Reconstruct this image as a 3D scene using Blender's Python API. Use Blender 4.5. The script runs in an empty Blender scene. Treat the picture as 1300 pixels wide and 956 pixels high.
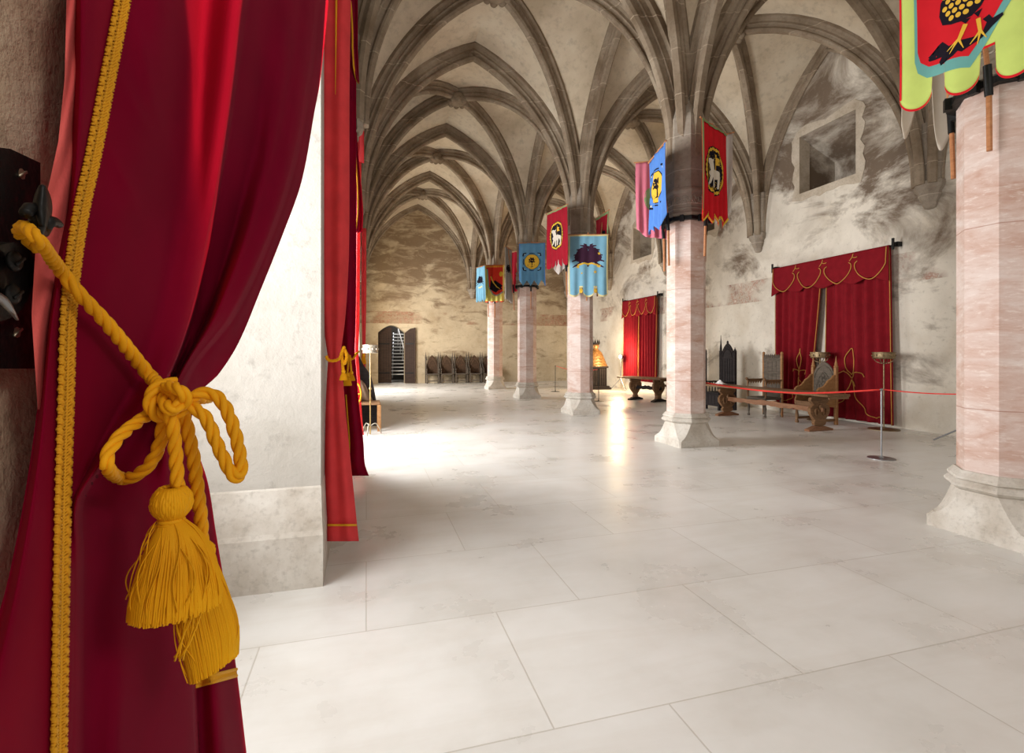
import bpy, bmesh, math, random
from mathutils import Vector as V, Matrix
random.seed(7)
PI=math.pi
SC=bpy.context.scene
COL=SC.collection
# ---------------------------------------------------------------- camera frame
PHI=math.atan(185/640); CP,SP=math.cos(PHI),math.sin(PHI); EYE=1.5; HZ=447; F=640
def P(px,py,z):
    xc=(px-650)/F*z
    return V((CP*xc+SP*z, CP*z-SP*xc, EYE+(HZ-py)*z/F))
def zX(px,X): r=(px-650)/F; return X/(CP*r+SP)
def zY(px,Y): r=(px-650)/F; return Y/(CP-SP*r)
def onX(px,py,X): return P(px,py,zX(px,X))
def onY(px,py,Y): return P(px,py,zY(px,Y))
def onF(px,py): return P(px,py,EYE*F/(py-HZ))
def lerp(a,b,t): return a+(b-a)*t
def keyed(keys,y):
    if y<=keys[0][0]: return keys[0][1]
    for (a,va),(b,vb) in zip(keys,keys[1:]):
        if y<=b:
            return lerp(va,vb,(y-a)/(b-a))
    return keys[-1][1]
def keyed_s(keys,y):
    """Catmull-Rom through keys"""
    n=len(keys)
    if y<=keys[0][0]: return keys[0][1]
    if y>=keys[-1][0]: return keys[-1][1]
    for i in range(n-1):
        a,b=keys[i],keys[i+1]
        if y<=b[0]:
            h=b[0]-a[0]; t=(y-a[0])/h
            m0=((b[1]-keys[i-1][1])/(b[0]-keys[i-1][0]) if i>0 else (b[1]-a[1])/h)*h
            m1=((keys[i+2][1]-a[1])/(keys[i+2][0]-a[0]) if i+2<n else (b[1]-a[1])/h)*h
            return (2*t**3-3*t*t+1)*a[1]+(t**3-2*t*t+t)*m0+(3*t*t-2*t**3)*b[1]+(t**3-t*t)*m1
def spline(pts,n):
    pts=[V(p) for p in pts]; out=[]
    m=len(pts)-1
    for i in range(m):
        p0=pts[i-1] if i>0 else pts[i]*2-pts[i+1]; p1=pts[i]; p2=pts[i+1]; p3=pts[i+2] if i+2<=m else pts[i+1]*2-pts[i]
        for k in range(n):
            t=k/n
            out.append(.5*((2*p1)+(p2-p0)*t+(2*p0-5*p1+4*p2-p3)*t*t+(3*p1-p0-3*p2+p3)*t**3))
    out.append(pts[-1]); return out

class MB:
    def __init__(s): s.v=[]; s.f=[]
    def add(s,vs,fs):
        b=len(s.v); s.v.extend(V(v) for v in vs); s.f.extend(tuple(i+b for i in f) for f in fs); return s
    def box(s,c,size,rot=0,rx=0,ry=0,bev=0):
        x,y,z=[d/2 for d in size]
        M=Matrix.Translation(V(c))@Matrix.Rotation(rot,4,'Z')@Matrix.Rotation(ry,4,'Y')@Matrix.Rotation(rx,4,'X')
        if bev:
            b=min(bev,x*.9,y*.9,z*.9)
            bm=bmesh.new(); bmesh.ops.create_cube(bm,size=1)
            for v in bm.verts: v.co=V((v.co.x*2*x,v.co.y*2*y,v.co.z*2*z))
            bmesh.ops.bevel(bm,geom=bm.edges[:],offset=b,segments=1,affect='EDGES')
            bm.verts.index_update()
            s.add([M@v.co for v in bm.verts],[tuple(v.index for v in f.verts) for f in bm.faces]); bm.free(); return s
        vs=[M@V((a,b,c2)) for a in(-x,x) for b in(-y,y) for c2 in(-z,z)]
        return s.add(vs,[(0,1,3,2),(4,6,7,5),(0,4,5,1),(2,3,7,6),(0,2,6,4),(1,5,7,3)])
    def span(s,a,b,bev=0):
        return s.box([(p+q)/2 for p,q in zip(a,b)],[abs(q-p) for p,q in zip(a,b)],bev=bev)
    def prism(s,poly,org,ex,ey,thick):
        """2-D polygon in plane (org,ex,ey), extruded both ways along the normal"""
        org=V(org); ex=V(ex).normalized(); ey=V(ey).normalized(); n=ex.cross(ey).normalized()*thick/2
        N=len(poly); vs=[org+ex*p[0]+ey*p[1]-n for p in poly]+[org+ex*p[0]+ey*p[1]+n for p in poly]
        fs=[tuple(range(N-1,-1,-1)),tuple(range(N,2*N))]+[(i,(i+1)%N,N+(i+1)%N,N+i) for i in range(N)]
        return s.add(vs,fs)
    def lathe(s,prof,c=(0,0,0),n=24,rot=0,sq=None,M=None):
        c=V(c); rings=[]; vs=[]
        for r,z in prof:
            for k in range(n):
                a=2*PI*k/n+rot
                vs.append(V((r*math.cos(a),r*math.sin(a),z)))
        fs=[]
        for i in range(len(prof)-1):
            for k in range(n):
                k2=(k+1)%n
                fs.append((i*n+k,i*n+k2,(i+1)*n+k2,(i+1)*n+k))
        fs.append(tuple(range(n-1,-1,-1))); m=(len(prof)-1)*n; fs.append(tuple(range(m,m+n)))
        if M: vs=[M@v for v in vs]
        return s.add([v+c for v in vs],fs)
    def loft(s,rings,cap=True,closed=True):
        n=len(rings[0]); vs=[p for r in rings for p in r]; fs=[]
        for i in range(len(rings)-1):
            for k in range(n if closed else n-1):
                k2=(k+1)%n; fs.append((i*n+k,i*n+k2,(i+1)*n+k2,(i+1)*n+k))
        if cap and closed:
            fs.append(tuple(range(n-1,-1,-1))); m=(len(rings)-1)*n; fs.append(tuple(range(m,m+n)))
        return s.add(vs,fs)
    def tube(s,pts,r,n=8,cap=True,up=None):
        pts=[V(p) for p in pts]; rings=[]; N=len(pts); prev=None
        for i,p in enumerate(pts):
            t=(pts[min(i+1,N-1)]-pts[max(i-1,0)])
            if t.length<1e-9: t=V((0,0,1))
            t.normalize()
            if prev is None:
                a=V((0,0,1)) if abs(t.z)<.9 else V((1,0,0)); u=t.cross(a).normalized()
            else:
                u=prev-t*prev.dot(t)
                if u.length<1e-6: u=t.orthogonal()
                u.normalize()
            prev=u; w=t.cross(u); rr=r(i/(N-1)) if callable(r) else r
            rings.append([p+u*rr*math.cos(2*PI*k/n)+w*rr*math.sin(2*PI*k/n) for k in range(n)])
        return s.loft(rings,cap)
    def rod(s,a,b,r,n=10): return s.tube([a,b],r,n)
    def rope(s,pts,R,pitch,n=7,strands=3,sub=1):
        """twisted strands along a dense polyline"""
        pts=[V(p) for p in pts]; N=len(pts); prev=None; L=0; fr=[]
        for i,p in enumerate(pts):
            t=(pts[min(i+1,N-1)]-pts[max(i-1,0)]).normalized()
            if prev is None: u=t.cross(V((.3,.2,1))).normalized()
            else:
                u=prev-t*prev.dot(t); u.normalize()
            prev=u
            if i: L+=(p-pts[i-1]).length
            fr.append((p,u,t.cross(u),L))
        for k in range(strands):
            q=[]
            for p,u,w,l in fr:
                a=2*PI*(l/pitch+k/strands)
                r_=R(p) if callable(R) else R
                q.append(p+u*r_*.5*math.cos(a)+w*r_*.5*math.sin(a))
            if callable(R):
                rs=[R(f[0]) for f in fr]; s.tube(q,lambda t:rs[min(len(rs)-1,round(t*(len(rs)-1)))]*.56,n)
            else: s.tube(q,R*.56,n)
        return s
    def grid(s,fn,nu,nv,flip=False):
        vs=[fn(i/nu,j/nv) for j in range(nv+1) for i in range(nu+1)]; W=nu+1; fs=[]
        for j in range(nv):
            for i in range(nu):
                q=(j*W+i,j*W+i+1,(j+1)*W+i+1,(j+1)*W+i); fs.append(q[::-1] if flip else q)
        return s.add(vs,fs)
    def ball(s,c,r,n=12,m=8,scale=(1,1,1)):
        c=V(c); prof=[(max(1e-4,r*math.sin(PI*i/m)),-r*math.cos(PI*i/m)) for i in range(m+1)]
        return s.lathe(prof,c,n,M=Matrix.Diagonal((*scale,1)))
    def xf(s,M):
        s.v=[M@v for v in s.v]; return s

def tag(o,label=None,cat=None,group=None,kind=None):
    if label: o['label']=label
    if cat: o['category']=cat
    if group: o['group']=group
    if kind: o['kind']=kind
    return o
def build(name,mb,mat,parent=None,smooth=False,world=False,autos=None,solid=0):
    me=bpy.data.meshes.new(name)
    off=parent.location.copy() if (world and parent is not None) else V((0,0,0))
    if parent is not None and world and parent.parent is not None: off=parent.parent.location.copy()
    me.from_pydata([tuple(v-off) for v in mb.v],[],mb.f)
    me.update()
    if smooth:
        me.polygons.foreach_set('use_smooth',[True]*len(me.polygons))
        if autos: me.set_sharp_from_angle(angle=math.radians(autos))
    if mat: me.materials.append(mat)
    o=bpy.data.objects.new(name,me); COL.objects.link(o)
    if parent is not None: o.parent=parent
    if solid:
        m=o.modifiers.new('thickness','SOLIDIFY'); m.thickness=solid; m.offset=0
    return o
def thing(name,label,cat,loc=(0,0,0),rz=0,group=None):
    o=bpy.data.objects.new(name,None); COL.objects.link(o); o.location=loc; o.rotation_euler=(0,0,rz); o.empty_display_size=.2
    return tag(o,label,cat,group)
def struct(name,mb,mat,**k):
    o=build(name,mb,mat,**k); o['kind']='structure'; return o
def dup(root,loc,rz,label,group=None):
    def cp(o,par):
        c=o.copy(); COL.objects.link(c)
        if par is not None: c.parent=par
        for ch in o.children: cp(ch,c)
        return c
    r=cp(root,None); r.location=loc; r.rotation_euler=(0,0,rz); r['label']=label
    if group: r['group']=group
    return r

# ---------------------------------------------------------------- materials
class NT:
    def __init__(s,name):
        s.m=bpy.data.materials.new(name); s.m.use_nodes=True; s.t=s.m.node_tree; s.n=s.t.nodes; s.l=s.t.links
        s.b=s.n['Principled BSDF']; s.out=s.n['Material Output']
    def node(s,typ,ins=None,**kw):
        d=s.n.new(typ)
        for k,v in kw.items(): setattr(d,k,v)
        for k,v in (ins or {}).items():
            if isinstance(v,tuple) and len(v)==2 and hasattr(v[0],'outputs'): s.l.new(v[0].outputs[v[1]],d.inputs[k])
            elif hasattr(v,'outputs'): s.l.new(v.outputs[0],d.inputs[k])
            else: d.inputs[k].default_value=v
        return d
    def pos(s,stretch=(1,1,1),rot=(0,0,0),obj=False):
        if obj: g=s.node('ShaderNodeTexCoord'); o=(g,'Object')
        else: g=s.node('ShaderNodeNewGeometry'); o=(g,'Position')
        return s.node('ShaderNodeMapping',{'Vector':o,'Scale':stretch,'Rotation':rot})
    def noise(s,vec,scale,detail=6,rough=.55,dist=0):
        return s.node('ShaderNodeTexNoise',{'Vector':vec,'Scale':scale,'Detail':detail,'Roughness':rough,'Distortion':dist})
    def ramp(s,fac,stops):
        r=s.node('ShaderNodeValToRGB',{'Fac':fac}); e=r.color_ramp.elements
        while len(e)<len(stops): e.new(.5)
        for i,(p,c) in enumerate(stops):
            e[i].position=p; e[i].color=(c,c,c,1) if isinstance(c,(int,float)) else (*c,1)
        return r
    def mix(s,fac,a,b,mode='MIX'):
        d=s.node('ShaderNodeMix',data_type='RGBA',blend_type=mode)
        for k,v in ((0,fac),(6,a),(7,b)):
            if isinstance(v,tuple) and hasattr(v[0],'outputs'): s.l.new(v[0].outputs[v[1]],d.inputs[k])
            elif hasattr(v,'outputs'): s.l.new(v.outputs[2] if v.bl_idname=='ShaderNodeMix' else v.outputs[0],d.inputs[k])
            elif k: d.inputs[k].default_value=(*v,1)
            else: d.inputs[k].default_value=v
        return d
    def math(s,op,a,b=0,c=None):
        ins={0:a,1:b}
        if c is not None: ins[2]=c
        return s.node('ShaderNodeMath',ins,operation=op)
    def col(s,x): s.l.new(x.outputs[2] if x.bl_idname=='ShaderNodeMix' else x.outputs[0],s.b.inputs['Base Color'])
    def bump(s,h,strength,dist=.02,prev=None):
        d=s.node('ShaderNodeBump',{'Height':h,'Strength':strength,'Distance':dist})
        if prev: s.l.new(prev.outputs[0],d.inputs['Normal'])
        s.l.new(d.outputs[0],s.b.inputs['Normal']); return d
def plain(name,c,rough=.6,metal=0,sheen=0,var=.0,vscale=8,bump=0,bscale=60,obj=False,stretch=(1,1,1)):
    t=NT(name); t.b.inputs['Base Color'].default_value=(*c,1); t.b.inputs['Roughness'].default_value=rough; t.b.inputs['Metallic'].default_value=metal
    if sheen: t.b.inputs['Sheen Weight'].default_value=sheen; t.b.inputs['Sheen Roughness'].default_value=.4
    p=t.pos(stretch,obj=obj)
    if var:
        n=t.noise(p,vscale); t.col(t.ramp(n,[(.3,[x*(1-var) for x in c]),(.7,[min(1,x*(1+var)) for x in c])]))
    if bump: t.bump(t.noise(p,bscale,3),bump,.01)
    return t.m
def m_floor():
    t=NT('limestone_slabs'); p=t.pos()
    br=t.node('ShaderNodeTexBrick',{'Vector':t.pos((1,1,1)),'Scale':1.0,'Mortar Size':.004,'Mortar Smooth':.3,'Bias':0,'Brick Width':1.24,'Row Height':.94,'Color1':(0,0,0,1),'Color2':(1,1,1,1),'Mortar':(.5,.5,.5,1)},offset=.42)
    n1=t.noise(p,1.3,7,.6); n2=t.noise(t.pos((.5,3,1)),1.6,6,.6,.6); n3=t.noise(p,16,4)
    a=t.ramp(n1,[(.3,(.63,.61,.575)),(.5,(.73,.72,.695)),(.72,(.79,.785,.77))])
    b=t.mix(t.ramp(n2,[(.45,0),(.9,.32)]),a,(.50,.43,.345))
    c=t.mix(.05,b,(br,'Color'))
    c=t.mix(t.ramp(n3,[(.5,0),(.9,.08)]),c,(.84,.83,.80))
    c=t.mix(t.math('MULTIPLY',(br,'Fac'),.5),c,(.38,.34,.28))
    t.col(c)
    rr=t.ramp(n1,[(.3,.22),(.7,.42)]); t.l.new(rr.outputs[0],t.b.inputs['Roughness'])
    t.b.inputs['Specular IOR Level'].default_value=.45
    inv=t.math('SUBTRACT',1,(br,'Fac')); b1=t.bump(inv,.35,.006); t.bump(n3,.06,.01,b1)
    return t.m
def m_wall(name,light,mid,stain,fresco,stretch,lo=.46,hi=.62,zlo=1.8,zhi=4.2,amt=.92):
    """old plaster: pale ground, brown weather stains thick above, a band of worn fresco"""
    t=NT(name); p=t.pos()
    n1=t.noise(p,.9,8,.62); n2=t.noise(t.pos(stretch,(.25,.1,0)),.9,10,.68,.55); n3=t.noise(p,9,6,.7)
    base=t.ramp(n1,[(.3,mid),(.5,light),(.7,[min(1,c*1.12) for c in light])])
    z=t.node('ShaderNodeSeparateXYZ',{0:p})
    hz=t.node('ShaderNodeMapRange',{0:(z,2),1:zlo,2:zhi,3:-.10,4:.07})
    st=t.math('MULTIPLY',t.ramp(t.math('ADD',n2,hz),[(lo,0),(hi,1)]),amt)
    nw=t.noise(t.pos((1,1,1.3),(.3,.2,0)),.55,5,.6,.5); base=t.mix(t.math('MULTIPLY',t.ramp(t.math('ADD',nw,hz),[(.42,0),(.64,1)]),.5),base,[(m+q)/2 for m,q in zip(mid,stain)])
    c=t.mix(st,base,stain)
    c=t.mix(t.ramp(n3,[(.56,0),(.72,.5)]),c,[x*.62 for x in mid])
    if fresco is None: fresco,fb=mid,99
    else: fb=2.86
    f1=t.math('MULTIPLY',t.math('GREATER_THAN',(z,2),fb),t.math('LESS_THAN',(z,2),3.44))
    nf=t.noise(p,.55,3); nf2=t.noise(p,4.5,6,.7)
    f2=t.math('MULTIPLY',f1,t.ramp(nf,[(.42,0),(.48,1)]))
    fc=t.ramp(nf2,[(.38,fresco),(.5,[x*.8 for x in mid]),(.56,(.34,.12,.075) if fb<9 else mid),(.68,light)])
    c=t.mix(t.math('MULTIPLY',f2,.75),c,fc)
    t.col(c); t.b.inputs['Roughness'].default_value=.92; t.b.inputs['Specular IOR Level'].default_value=.15
    b1=t.bump(n2,.35,.05); t.bump(n3,.35,.02,b1)
    return t.m
def m_stone(name,c0,c1,c2,scale=2.2,joint=None,rough=.88,bump=.3):
    t=NT(name); p=t.pos()
    n1=t.noise(p,scale,7,.6); n2=t.noise(p,scale*9,5,.65)
    c=t.ramp(n1,[(.32,c0),(.5,c1),(.68,c2)])
    c=t.mix(t.ramp(n2,[(.5,0),(.78,.5)]),c,[x*.55 for x in c0])
    if joint:
        z=t.node('ShaderNodeSeparateXYZ',{0:p}); w=t.math('FRACT',t.math('DIVIDE',(z,2),joint))
        c=t.mix(t.math('MULTIPLY',t.math('LESS_THAN',w,.022),.55),c,[min(1,x*1.5) for x in c2])
        v=t.node('ShaderNodeTexWhiteNoise',{'W':t.math('FLOOR',t.math('DIVIDE',(z,2),joint))},noise_dimensions='1D')
        c=t.mix(t.math('MULTIPLY',(v,0),.25),c,[x*.6 for x in c0])
    t.col(c); t.b.inputs['Roughness'].default_value=rough; t.b.inputs['Specular IOR Level'].default_value=.2
    b1=t.bump(n1,bump,.03); t.bump(n2,bump,.01,b1)
    return t.m
def m_marble(name='pink_marble'):
    t=NT(name); p=t.pos()
    n1=t.noise(t.pos((1,1,3.2)),1.4,8,.62,.8); n2=t.noise(t.pos((1,1,4)),9,7,.7); n3=t.noise(p,2.3,4)
    c=t.ramp(n1,[(.28,(.44,.25,.18)),(.44,(.57,.41,.355)),(.6,(.65,.54,.50)),(.8,(.71,.64,.61))])
    c=t.mix(t.ramp(n2,[(.54,0),(.70,.5)]),c,(.45,.26,.19))
    c=t.mix(t.ramp(n2,[(.36,.5),(.45,0)]),c,(.78,.71,.67))
    c=t.mix(t.ramp(n3,[(.62,0),(.74,.4)]),c,(.38,.17,.10))
    z=t.node('ShaderNodeSeparateXYZ',{0:p}); w=t.math('FRACT',t.math('DIVIDE',t.math('ADD',(z,2),.45),1.48))
    c=t.mix(t.math('MULTIPLY',t.math('LESS_THAN',w,.006),.6),c,(.34,.16,.11))
    t.col(c); t.b.inputs['Roughness'].default_value=.6; t.b.inputs['Specular IOR Level'].default_value=.3
    t.bump(n2,.12,.01); return t.m
def m_cloth(name,c,rough=.85,sheen=.4,trans=0,tcol=None,bump=.15,bscale=900,var=.12):
    t=NT(name); p=t.pos()
    n=t.noise(p,7,4); t.col(t.ramp(n,[(.3,[x*(1-var) for x in c]),(.7,[min(1,x*(1+var)) for x in c])]))
    t.b.inputs['Roughness'].default_value=rough; t.b.inputs['Sheen Weight'].default_value=sheen; t.b.inputs['Sheen Roughness'].default_value=.35
    t.b.inputs['Sheen Tint'].default_value=(*[min(1,x*1.6+.05) for x in c],1); t.b.inputs['Specular IOR Level'].default_value=.08
    if bump: t.bump(t.noise(p,bscale,2),bump,.001)
    if trans:
        tr=t.node('ShaderNodeBsdfTranslucent',{'Color':(*(tcol or c),1)})
        mx=t.node('ShaderNodeMixShader',{0:trans}); t.l.new(t.b.outputs[0],mx.inputs[1]); t.l.new(tr.outputs[0],mx.inputs[2]); t.l.new(mx.outputs[0],t.out.inputs[0])
    return t.m
def m_wood(name,c0,c1,rough=.55,axis=(1,1,8),sc=3):
    t=NT(name); p=t.pos(axis,obj=True); n=t.noise(p,sc,6,.6,1.5); n2=t.noise(t.pos(obj=True),30,3)
    c=t.ramp(n,[(.3,c0),(.7,c1)]); c=t.mix(t.ramp(n2,[(.5,0),(.8,.4)]),c,[x*.5 for x in c0]); t.col(c)
    t.b.inputs['Roughness'].default_value=rough; t.b.inputs['Specular IOR Level'].default_value=.25; t.bump(n,.2,.01); return t.m
def m_emit(name,c,s):
    t=NT(name); t.b.inputs['Emission Color'].default_value=(*c,1); t.b.inputs['Emission Strength'].default_value=s; t.b.inputs['Base Color'].default_value=(*c,1); return t.m

MAT={}
MAT['floor']=m_floor()
MAT['wall_right']=m_wall('stained_plaster',(.74,.69,.605),(.62,.55,.45),(.15,.105,.072),(.22,.06,.045),(.5,.5,.85),.47,.60,2.6,6.6,.94)
MAT['wall_back']=m_wall('golden_plaster',(.60,.50,.35),(.47,.36,.23),(.20,.13,.075),(.27,.09,.05),(1.1,1.1,3.0),.45,.60,2.8,5.0,.8)
MAT['wall_left']=m_wall('pale_plaster',(.50,.48,.445),(.42,.395,.355),(.28,.235,.18),None,(.5,.5,.7),.55,.75,3,6,.6)
MAT['web']=m_stone('vault_plaster',(.50,.41,.295),(.64,.545,.415),(.72,.64,.51),.8,rough=.95,bump=.12)
MAT['rib']=m_stone('rib_stone',(.20,.145,.095),(.30,.235,.17),(.40,.33,.25),1.7,joint=.62)
MAT['core']=m_stone('grey_stone',(.24,.19,.145),(.33,.28,.225),(.42,.37,.31),2.0,joint=.55)
MAT['base']=m_stone('base_stone',(.44,.39,.33),(.56,.52,.465),(.66,.63,.58),3.0,rough=.75)
MAT['surround']=m_stone('niche_plaster',(.40,.33,.25),(.52,.45,.36),(.60,.53,.44),2.5)
MAT['marble']=m_marble()
MAT['jamb']=m_stone('rough_limestone',(.30,.21,.13),(.56,.43,.30),(.74,.63,.48),4,bump=.6)
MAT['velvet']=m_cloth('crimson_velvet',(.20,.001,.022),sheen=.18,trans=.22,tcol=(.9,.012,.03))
MAT['velvet_back']=m_cloth('crimson_velvet_opaque',(.10,.002,.01),sheen=.1)
MAT['velvet_wall']=m_cloth('wall_curtain_velvet',(.19,.008,.014),sheen=.25)
MAT['velvet_lit']=m_cloth('window_curtain_velvet',(.82,.085,.095),sheen=.3,trans=.35,tcol=(.9,.05,.06))  # brighter copy of the velvet, strong window light put into its colour
MAT['lining']=m_cloth('rough_red_lining',(.80,.14,.13),sheen=.2,bump=.9,bscale=160)
MAT['gold']=m_cloth('gold_braid',(.72,.34,.02),sheen=.3,bump=.2,rough=.6)
MAT['rope']=m_cloth('gold_cord',(.88,.39,.012),sheen=.25,bump=.4,bscale=500,rough=.5,var=.2)
MAT['tassel']=m_cloth('gold_tassel',(.95,.43,.012),sheen=.2,bump=0,rough=.5,var=.2)
MAT['gold_thread']=m_cloth('gold_thread',(.50,.25,.06),sheen=.2,bump=0,rough=.55)
MAT['iron']=plain('black_iron',(.012,.012,.012),.45,.6,bump=.3,bscale=40)
MAT['steel']=plain('dull_steel',(.30,.31,.33),.35,.9)
MAT['brass']=plain('aged_brass',(.55,.38,.16),.35,.9,var=.2)
MAT['pewter']=plain('hammered_pewter',(.42,.38,.31),.45,.7,var=.35,vscale=30,bump=.4,bscale=40)
MAT['bronze']=plain('dark_bronze',(.22,.16,.09),.4,.8,var=.4,vscale=25,bump=.5,bscale=40)
MAT['screw']=plain('screw_metal',(.45,.38,.28),.4,.9)
MAT['oak']=m_wood('old_oak',(.13,.065,.03),(.27,.15,.075))
MAT['oak_red']=m_wood('red_brown_oak',(.16,.07,.035),(.30,.15,.08))
MAT['oak_grey']=m_wood('grey_brown_oak',(.075,.06,.045),(.155,.125,.10),.75)
MAT['oak_light']=m_wood('honey_oak',(.24,.11,.04),(.38,.20,.085))
MAT['ebony']=m_wood('blackened_wood',(.012,.009,.009),(.032,.025,.025),.8)
MAT['pole']=m_wood('orange_pole_wood',(.38,.15,.06),(.52,.24,.11),.5)
MAT['stall_oak']=m_wood('stall_oak',(.06,.035,.02),(.13,.075,.045),.7)
MAT['door']=m_wood('dark_door_wood',(.035,.02,.014),(.075,.045,.032),.7)
MAT['gilt']=plain('carved_gilt_wood',(.26,.13,.04),.45,.3,var=.5,vscale=14,bump=.8,bscale=22)
MAT['dark']=plain('stairwell_shade',(.03,.025,.02),.9)
MAT['white_metal']=plain('white_painted_steel',(.75,.75,.75),.5)
MAT['paper']=plain('white_paper',(.8,.8,.8),.8)
MAT['leather']=plain('brown_leather',(.22,.14,.09),.6,var=.25,bump=.2)
MAT['black_cloth']=m_cloth('black_cloth',(.03,.022,.02))
MAT['red_rope']=m_cloth('red_cord',(.75,.06,.05),sheen=.1,bump=0)
MAT['glass']=plain('lamp_glass',(.9,.9,.9),.1)
for k,c in dict(lime=(.60,.74,.20),teal=(.16,.42,.40),bred=(.68,.02,.03),dred=(.36,.015,.03),black=(.015,.012,.02),yellow=(.80,.50,.06),cream=(.75,.68,.58),blue=(.10,.25,.66),sky=(.22,.46,.62),skyd=(.13,.32,.52),pink=(.68,.20,.28),white=(.72,.66,.62),green=(.26,.36,.17),grey=(.42,.40,.38),hot=(.72,.05,.03),ylime=(.75,.70,.18),paleyellow=(.75,.66,.33),plum=(.055,.02,.045)).items():
    MAT[k]=m_cloth('banner_'+k,c,sheen=.1,trans=.18,bump=0,var=.06)
# ---------------------------------------------------------------- the hall
XL,XR,XC,YB=-.285,10.1,5.06,24.6
COLY=[2.86,7.18,11.46,15.74,20.02]
BAYS=[(2.86,7.18),(7.18,11.46),(11.46,15.74),(15.74,20.02),(20.02,24.6)]
HS,RISE=4.6,4.0
mb=MB(); mb.span((-3,-3,-.2),(13,YB+3.5,0)); struct('floor',mb,MAT['floor'])
# left wall: piers between deep window embrasures
PIERS=[(-3,.74),(3.51,6.6),(9.8,16.9),(22.6,YB+.4)]
EMB=[(.74,3.51),(6.6,9.8),(16.9,22.6)]
for i,(a,b) in enumerate(PIERS):
    mb=MB(); mb.span((-1.75,a,0),(XL,b,9.6))
    if i==0: struct('wall_left',mb,MAT['jamb']); continue
    w=struct('wall_left',mb,MAT['wall_left'])
    # moulded plinth that wraps the pier
    pl=MB(); prof=[(.075,0),(.075,.33),(.062,.36),(.02,.56),(.012,.62),(0,.63)]
    rings=[[V((-1.75,a-d,z)),V((XL+d*.25,a-d,z)),V((XL+d*.25,b+d,z)),V((-1.75,b+d,z))] for d,z in prof]
    pl.loft(rings); build('plinth',pl,MAT['base'],w)
for a,b in EMB:
    mb=MB(); mb.span((-1.75,a,4.1),(XL,b,9.6)); struct('wall_left',mb,MAT['wall_left'])
def window(n,a,b,z0,z1):
    mb=MB(); mb.span((-1.75,a,0),(-1.55,b,z0)); struct('wall_left',mb,MAT['wall_left'])
    fr=MB(); W=b-a
    for y in [a+.05,b-.05]+[a+W*k/4 for k in (1,2,3)]: fr.span((-1.69,y-.04,z0),(-1.61,y+.04,z1))
    for z in [z0+.05,z1-.05]+[z0+(z1-z0)*k/5 for k in range(1,5)]: fr.span((-1.68,a,z-.025),(-1.62,b,z+.025))
    w=struct('window_%d'%n,fr,MAT['iron'])
for i,(a,b) in enumerate(EMB): window(i+1,a,b,.75,4.1)
def wall_grid(mb,axis,pos,thick,u0,u1,z0,z1,holes):
    """wall with rectangular holes; axis 'X' = plane of constant X"""
    us=sorted({u0,u1,*[h[0] for h in holes],*[h[1] for h in holes]}); zs=sorted({z0,z1,*[h[2] for h in holes],*[h[3] for h in holes]})
    for a,b in zip(us,us[1:]):
        for c,d in zip(zs,zs[1:]):
            if any(h[0]<=a and b<=h[1] and h[2]<=c and d<=h[3] for h in holes): continue
            if axis=='X': mb.span((pos,a,c),(pos+thick,b,d))
            else: mb.span((a,pos,c),(b,pos+thick,d))
# right wall with the high blind windows
NICH=[(8.33,9.82,5.32,6.72),(16.4,17.75,5.1,6.4),(12.9,14.2,5.2,6.5),(20.9,22.2,5.2,6.5)]
mb=MB(); wall_grid(mb,'X',XR,1.2,-3,YB+1,0,9.6,NICH); wr=struct('wall_right',mb,MAT['wall_right'])
for k,h in enumerate(NICH):
    mb=MB(); mb.span((XR+1.1,h[0],h[2]),(XR+1.3,h[1],h[3]))
    # sloping soffit and sill
    mb.prism([(0,0),(1.1,0),(1.1,-.5)],(XR,(h[0]+h[1])/2,h[3]),(1,0,0),(0,0,1),h[1]-h[0])
    build('recess',mb,MAT['wall_right'],wr)
    fr=MB(); rnd=random.Random(k); outl=[]; inl=[]
    for side in range(4):       # ragged plaster surround
        cs=[(h[0],h[2]),(h[1],h[2]),(h[1],h[3]),(h[0],h[3])]; p0_,p1_=cs[side],cs[(side+1)%4]
        for q in range(10):
            t=q/10; y=lerp(p0_[0],p1_[0],t); z=lerp(p0_[1],p1_[1],t); oy=(y-(h[0]+h[1])/2); oz=(z-(h[2]+h[3])/2); l=math.hypot(oy,oz); wd=.15+rnd.uniform(-.06,.08)
            sy=(1 if side==1 else -1 if side==3 else 0) or (oy/l*.7); sz=(-1 if side==0 else 1 if side==2 else 0) or (oz/l*.7)
            outl.append((y+sy*wd,z+sz*wd)); inl.append((y-(.012 if oy>0 else -.012)*abs(oy)/(h[1]-h[0])*2,z-(.012 if oz>0 else -.012)*abs(oz)/(h[3]-h[2])*2))
    X_=XR
    fr.loft([[V((X_+.02,y,z)) for y,z in outl],[V((X_-.012,y,z)) for y,z in outl],[V((X_-.012,y,z)) for y,z in inl],[V((X_+.3,y,z)) for y,z in inl]],cap=False)
    build('recess_frame',fr,MAT['surround'],wr)
# string course on the right wall
# back wall with the arched doorway
p0=onY(480,487,YB); p1=onY(514,487,YB); DX0,DX1=p0.x,p1.x; DH=onY(500,413,YB).z; DS=onY(500,422,YB).z
mb=MB(); wall_grid(mb,'Y',YB,.7,XL-1.5,XR+1.2,0,9.6,[(DX0,DX1,0,DH)])
w=DX1-DX0; arc=[(0,DS-DH),(0,0)]+[(w,0),(w,DS-DH)]
arc=[(0,0),(w,0)]+[(w*(1-k/12),(DS-DH)*(1-math.sin(PI*k/12))) for k in range(13)]
mb.prism([(w,.001),(0,.001)]+[(w*k/14,(DS-DH)*(1-math.sin(PI*k/14))) for k in range(15)],(DX0,YB+.35,DH),(1,0,0),(0,0,1),.7)
struct('wall_back',mb,MAT['wall_back'])

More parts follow.
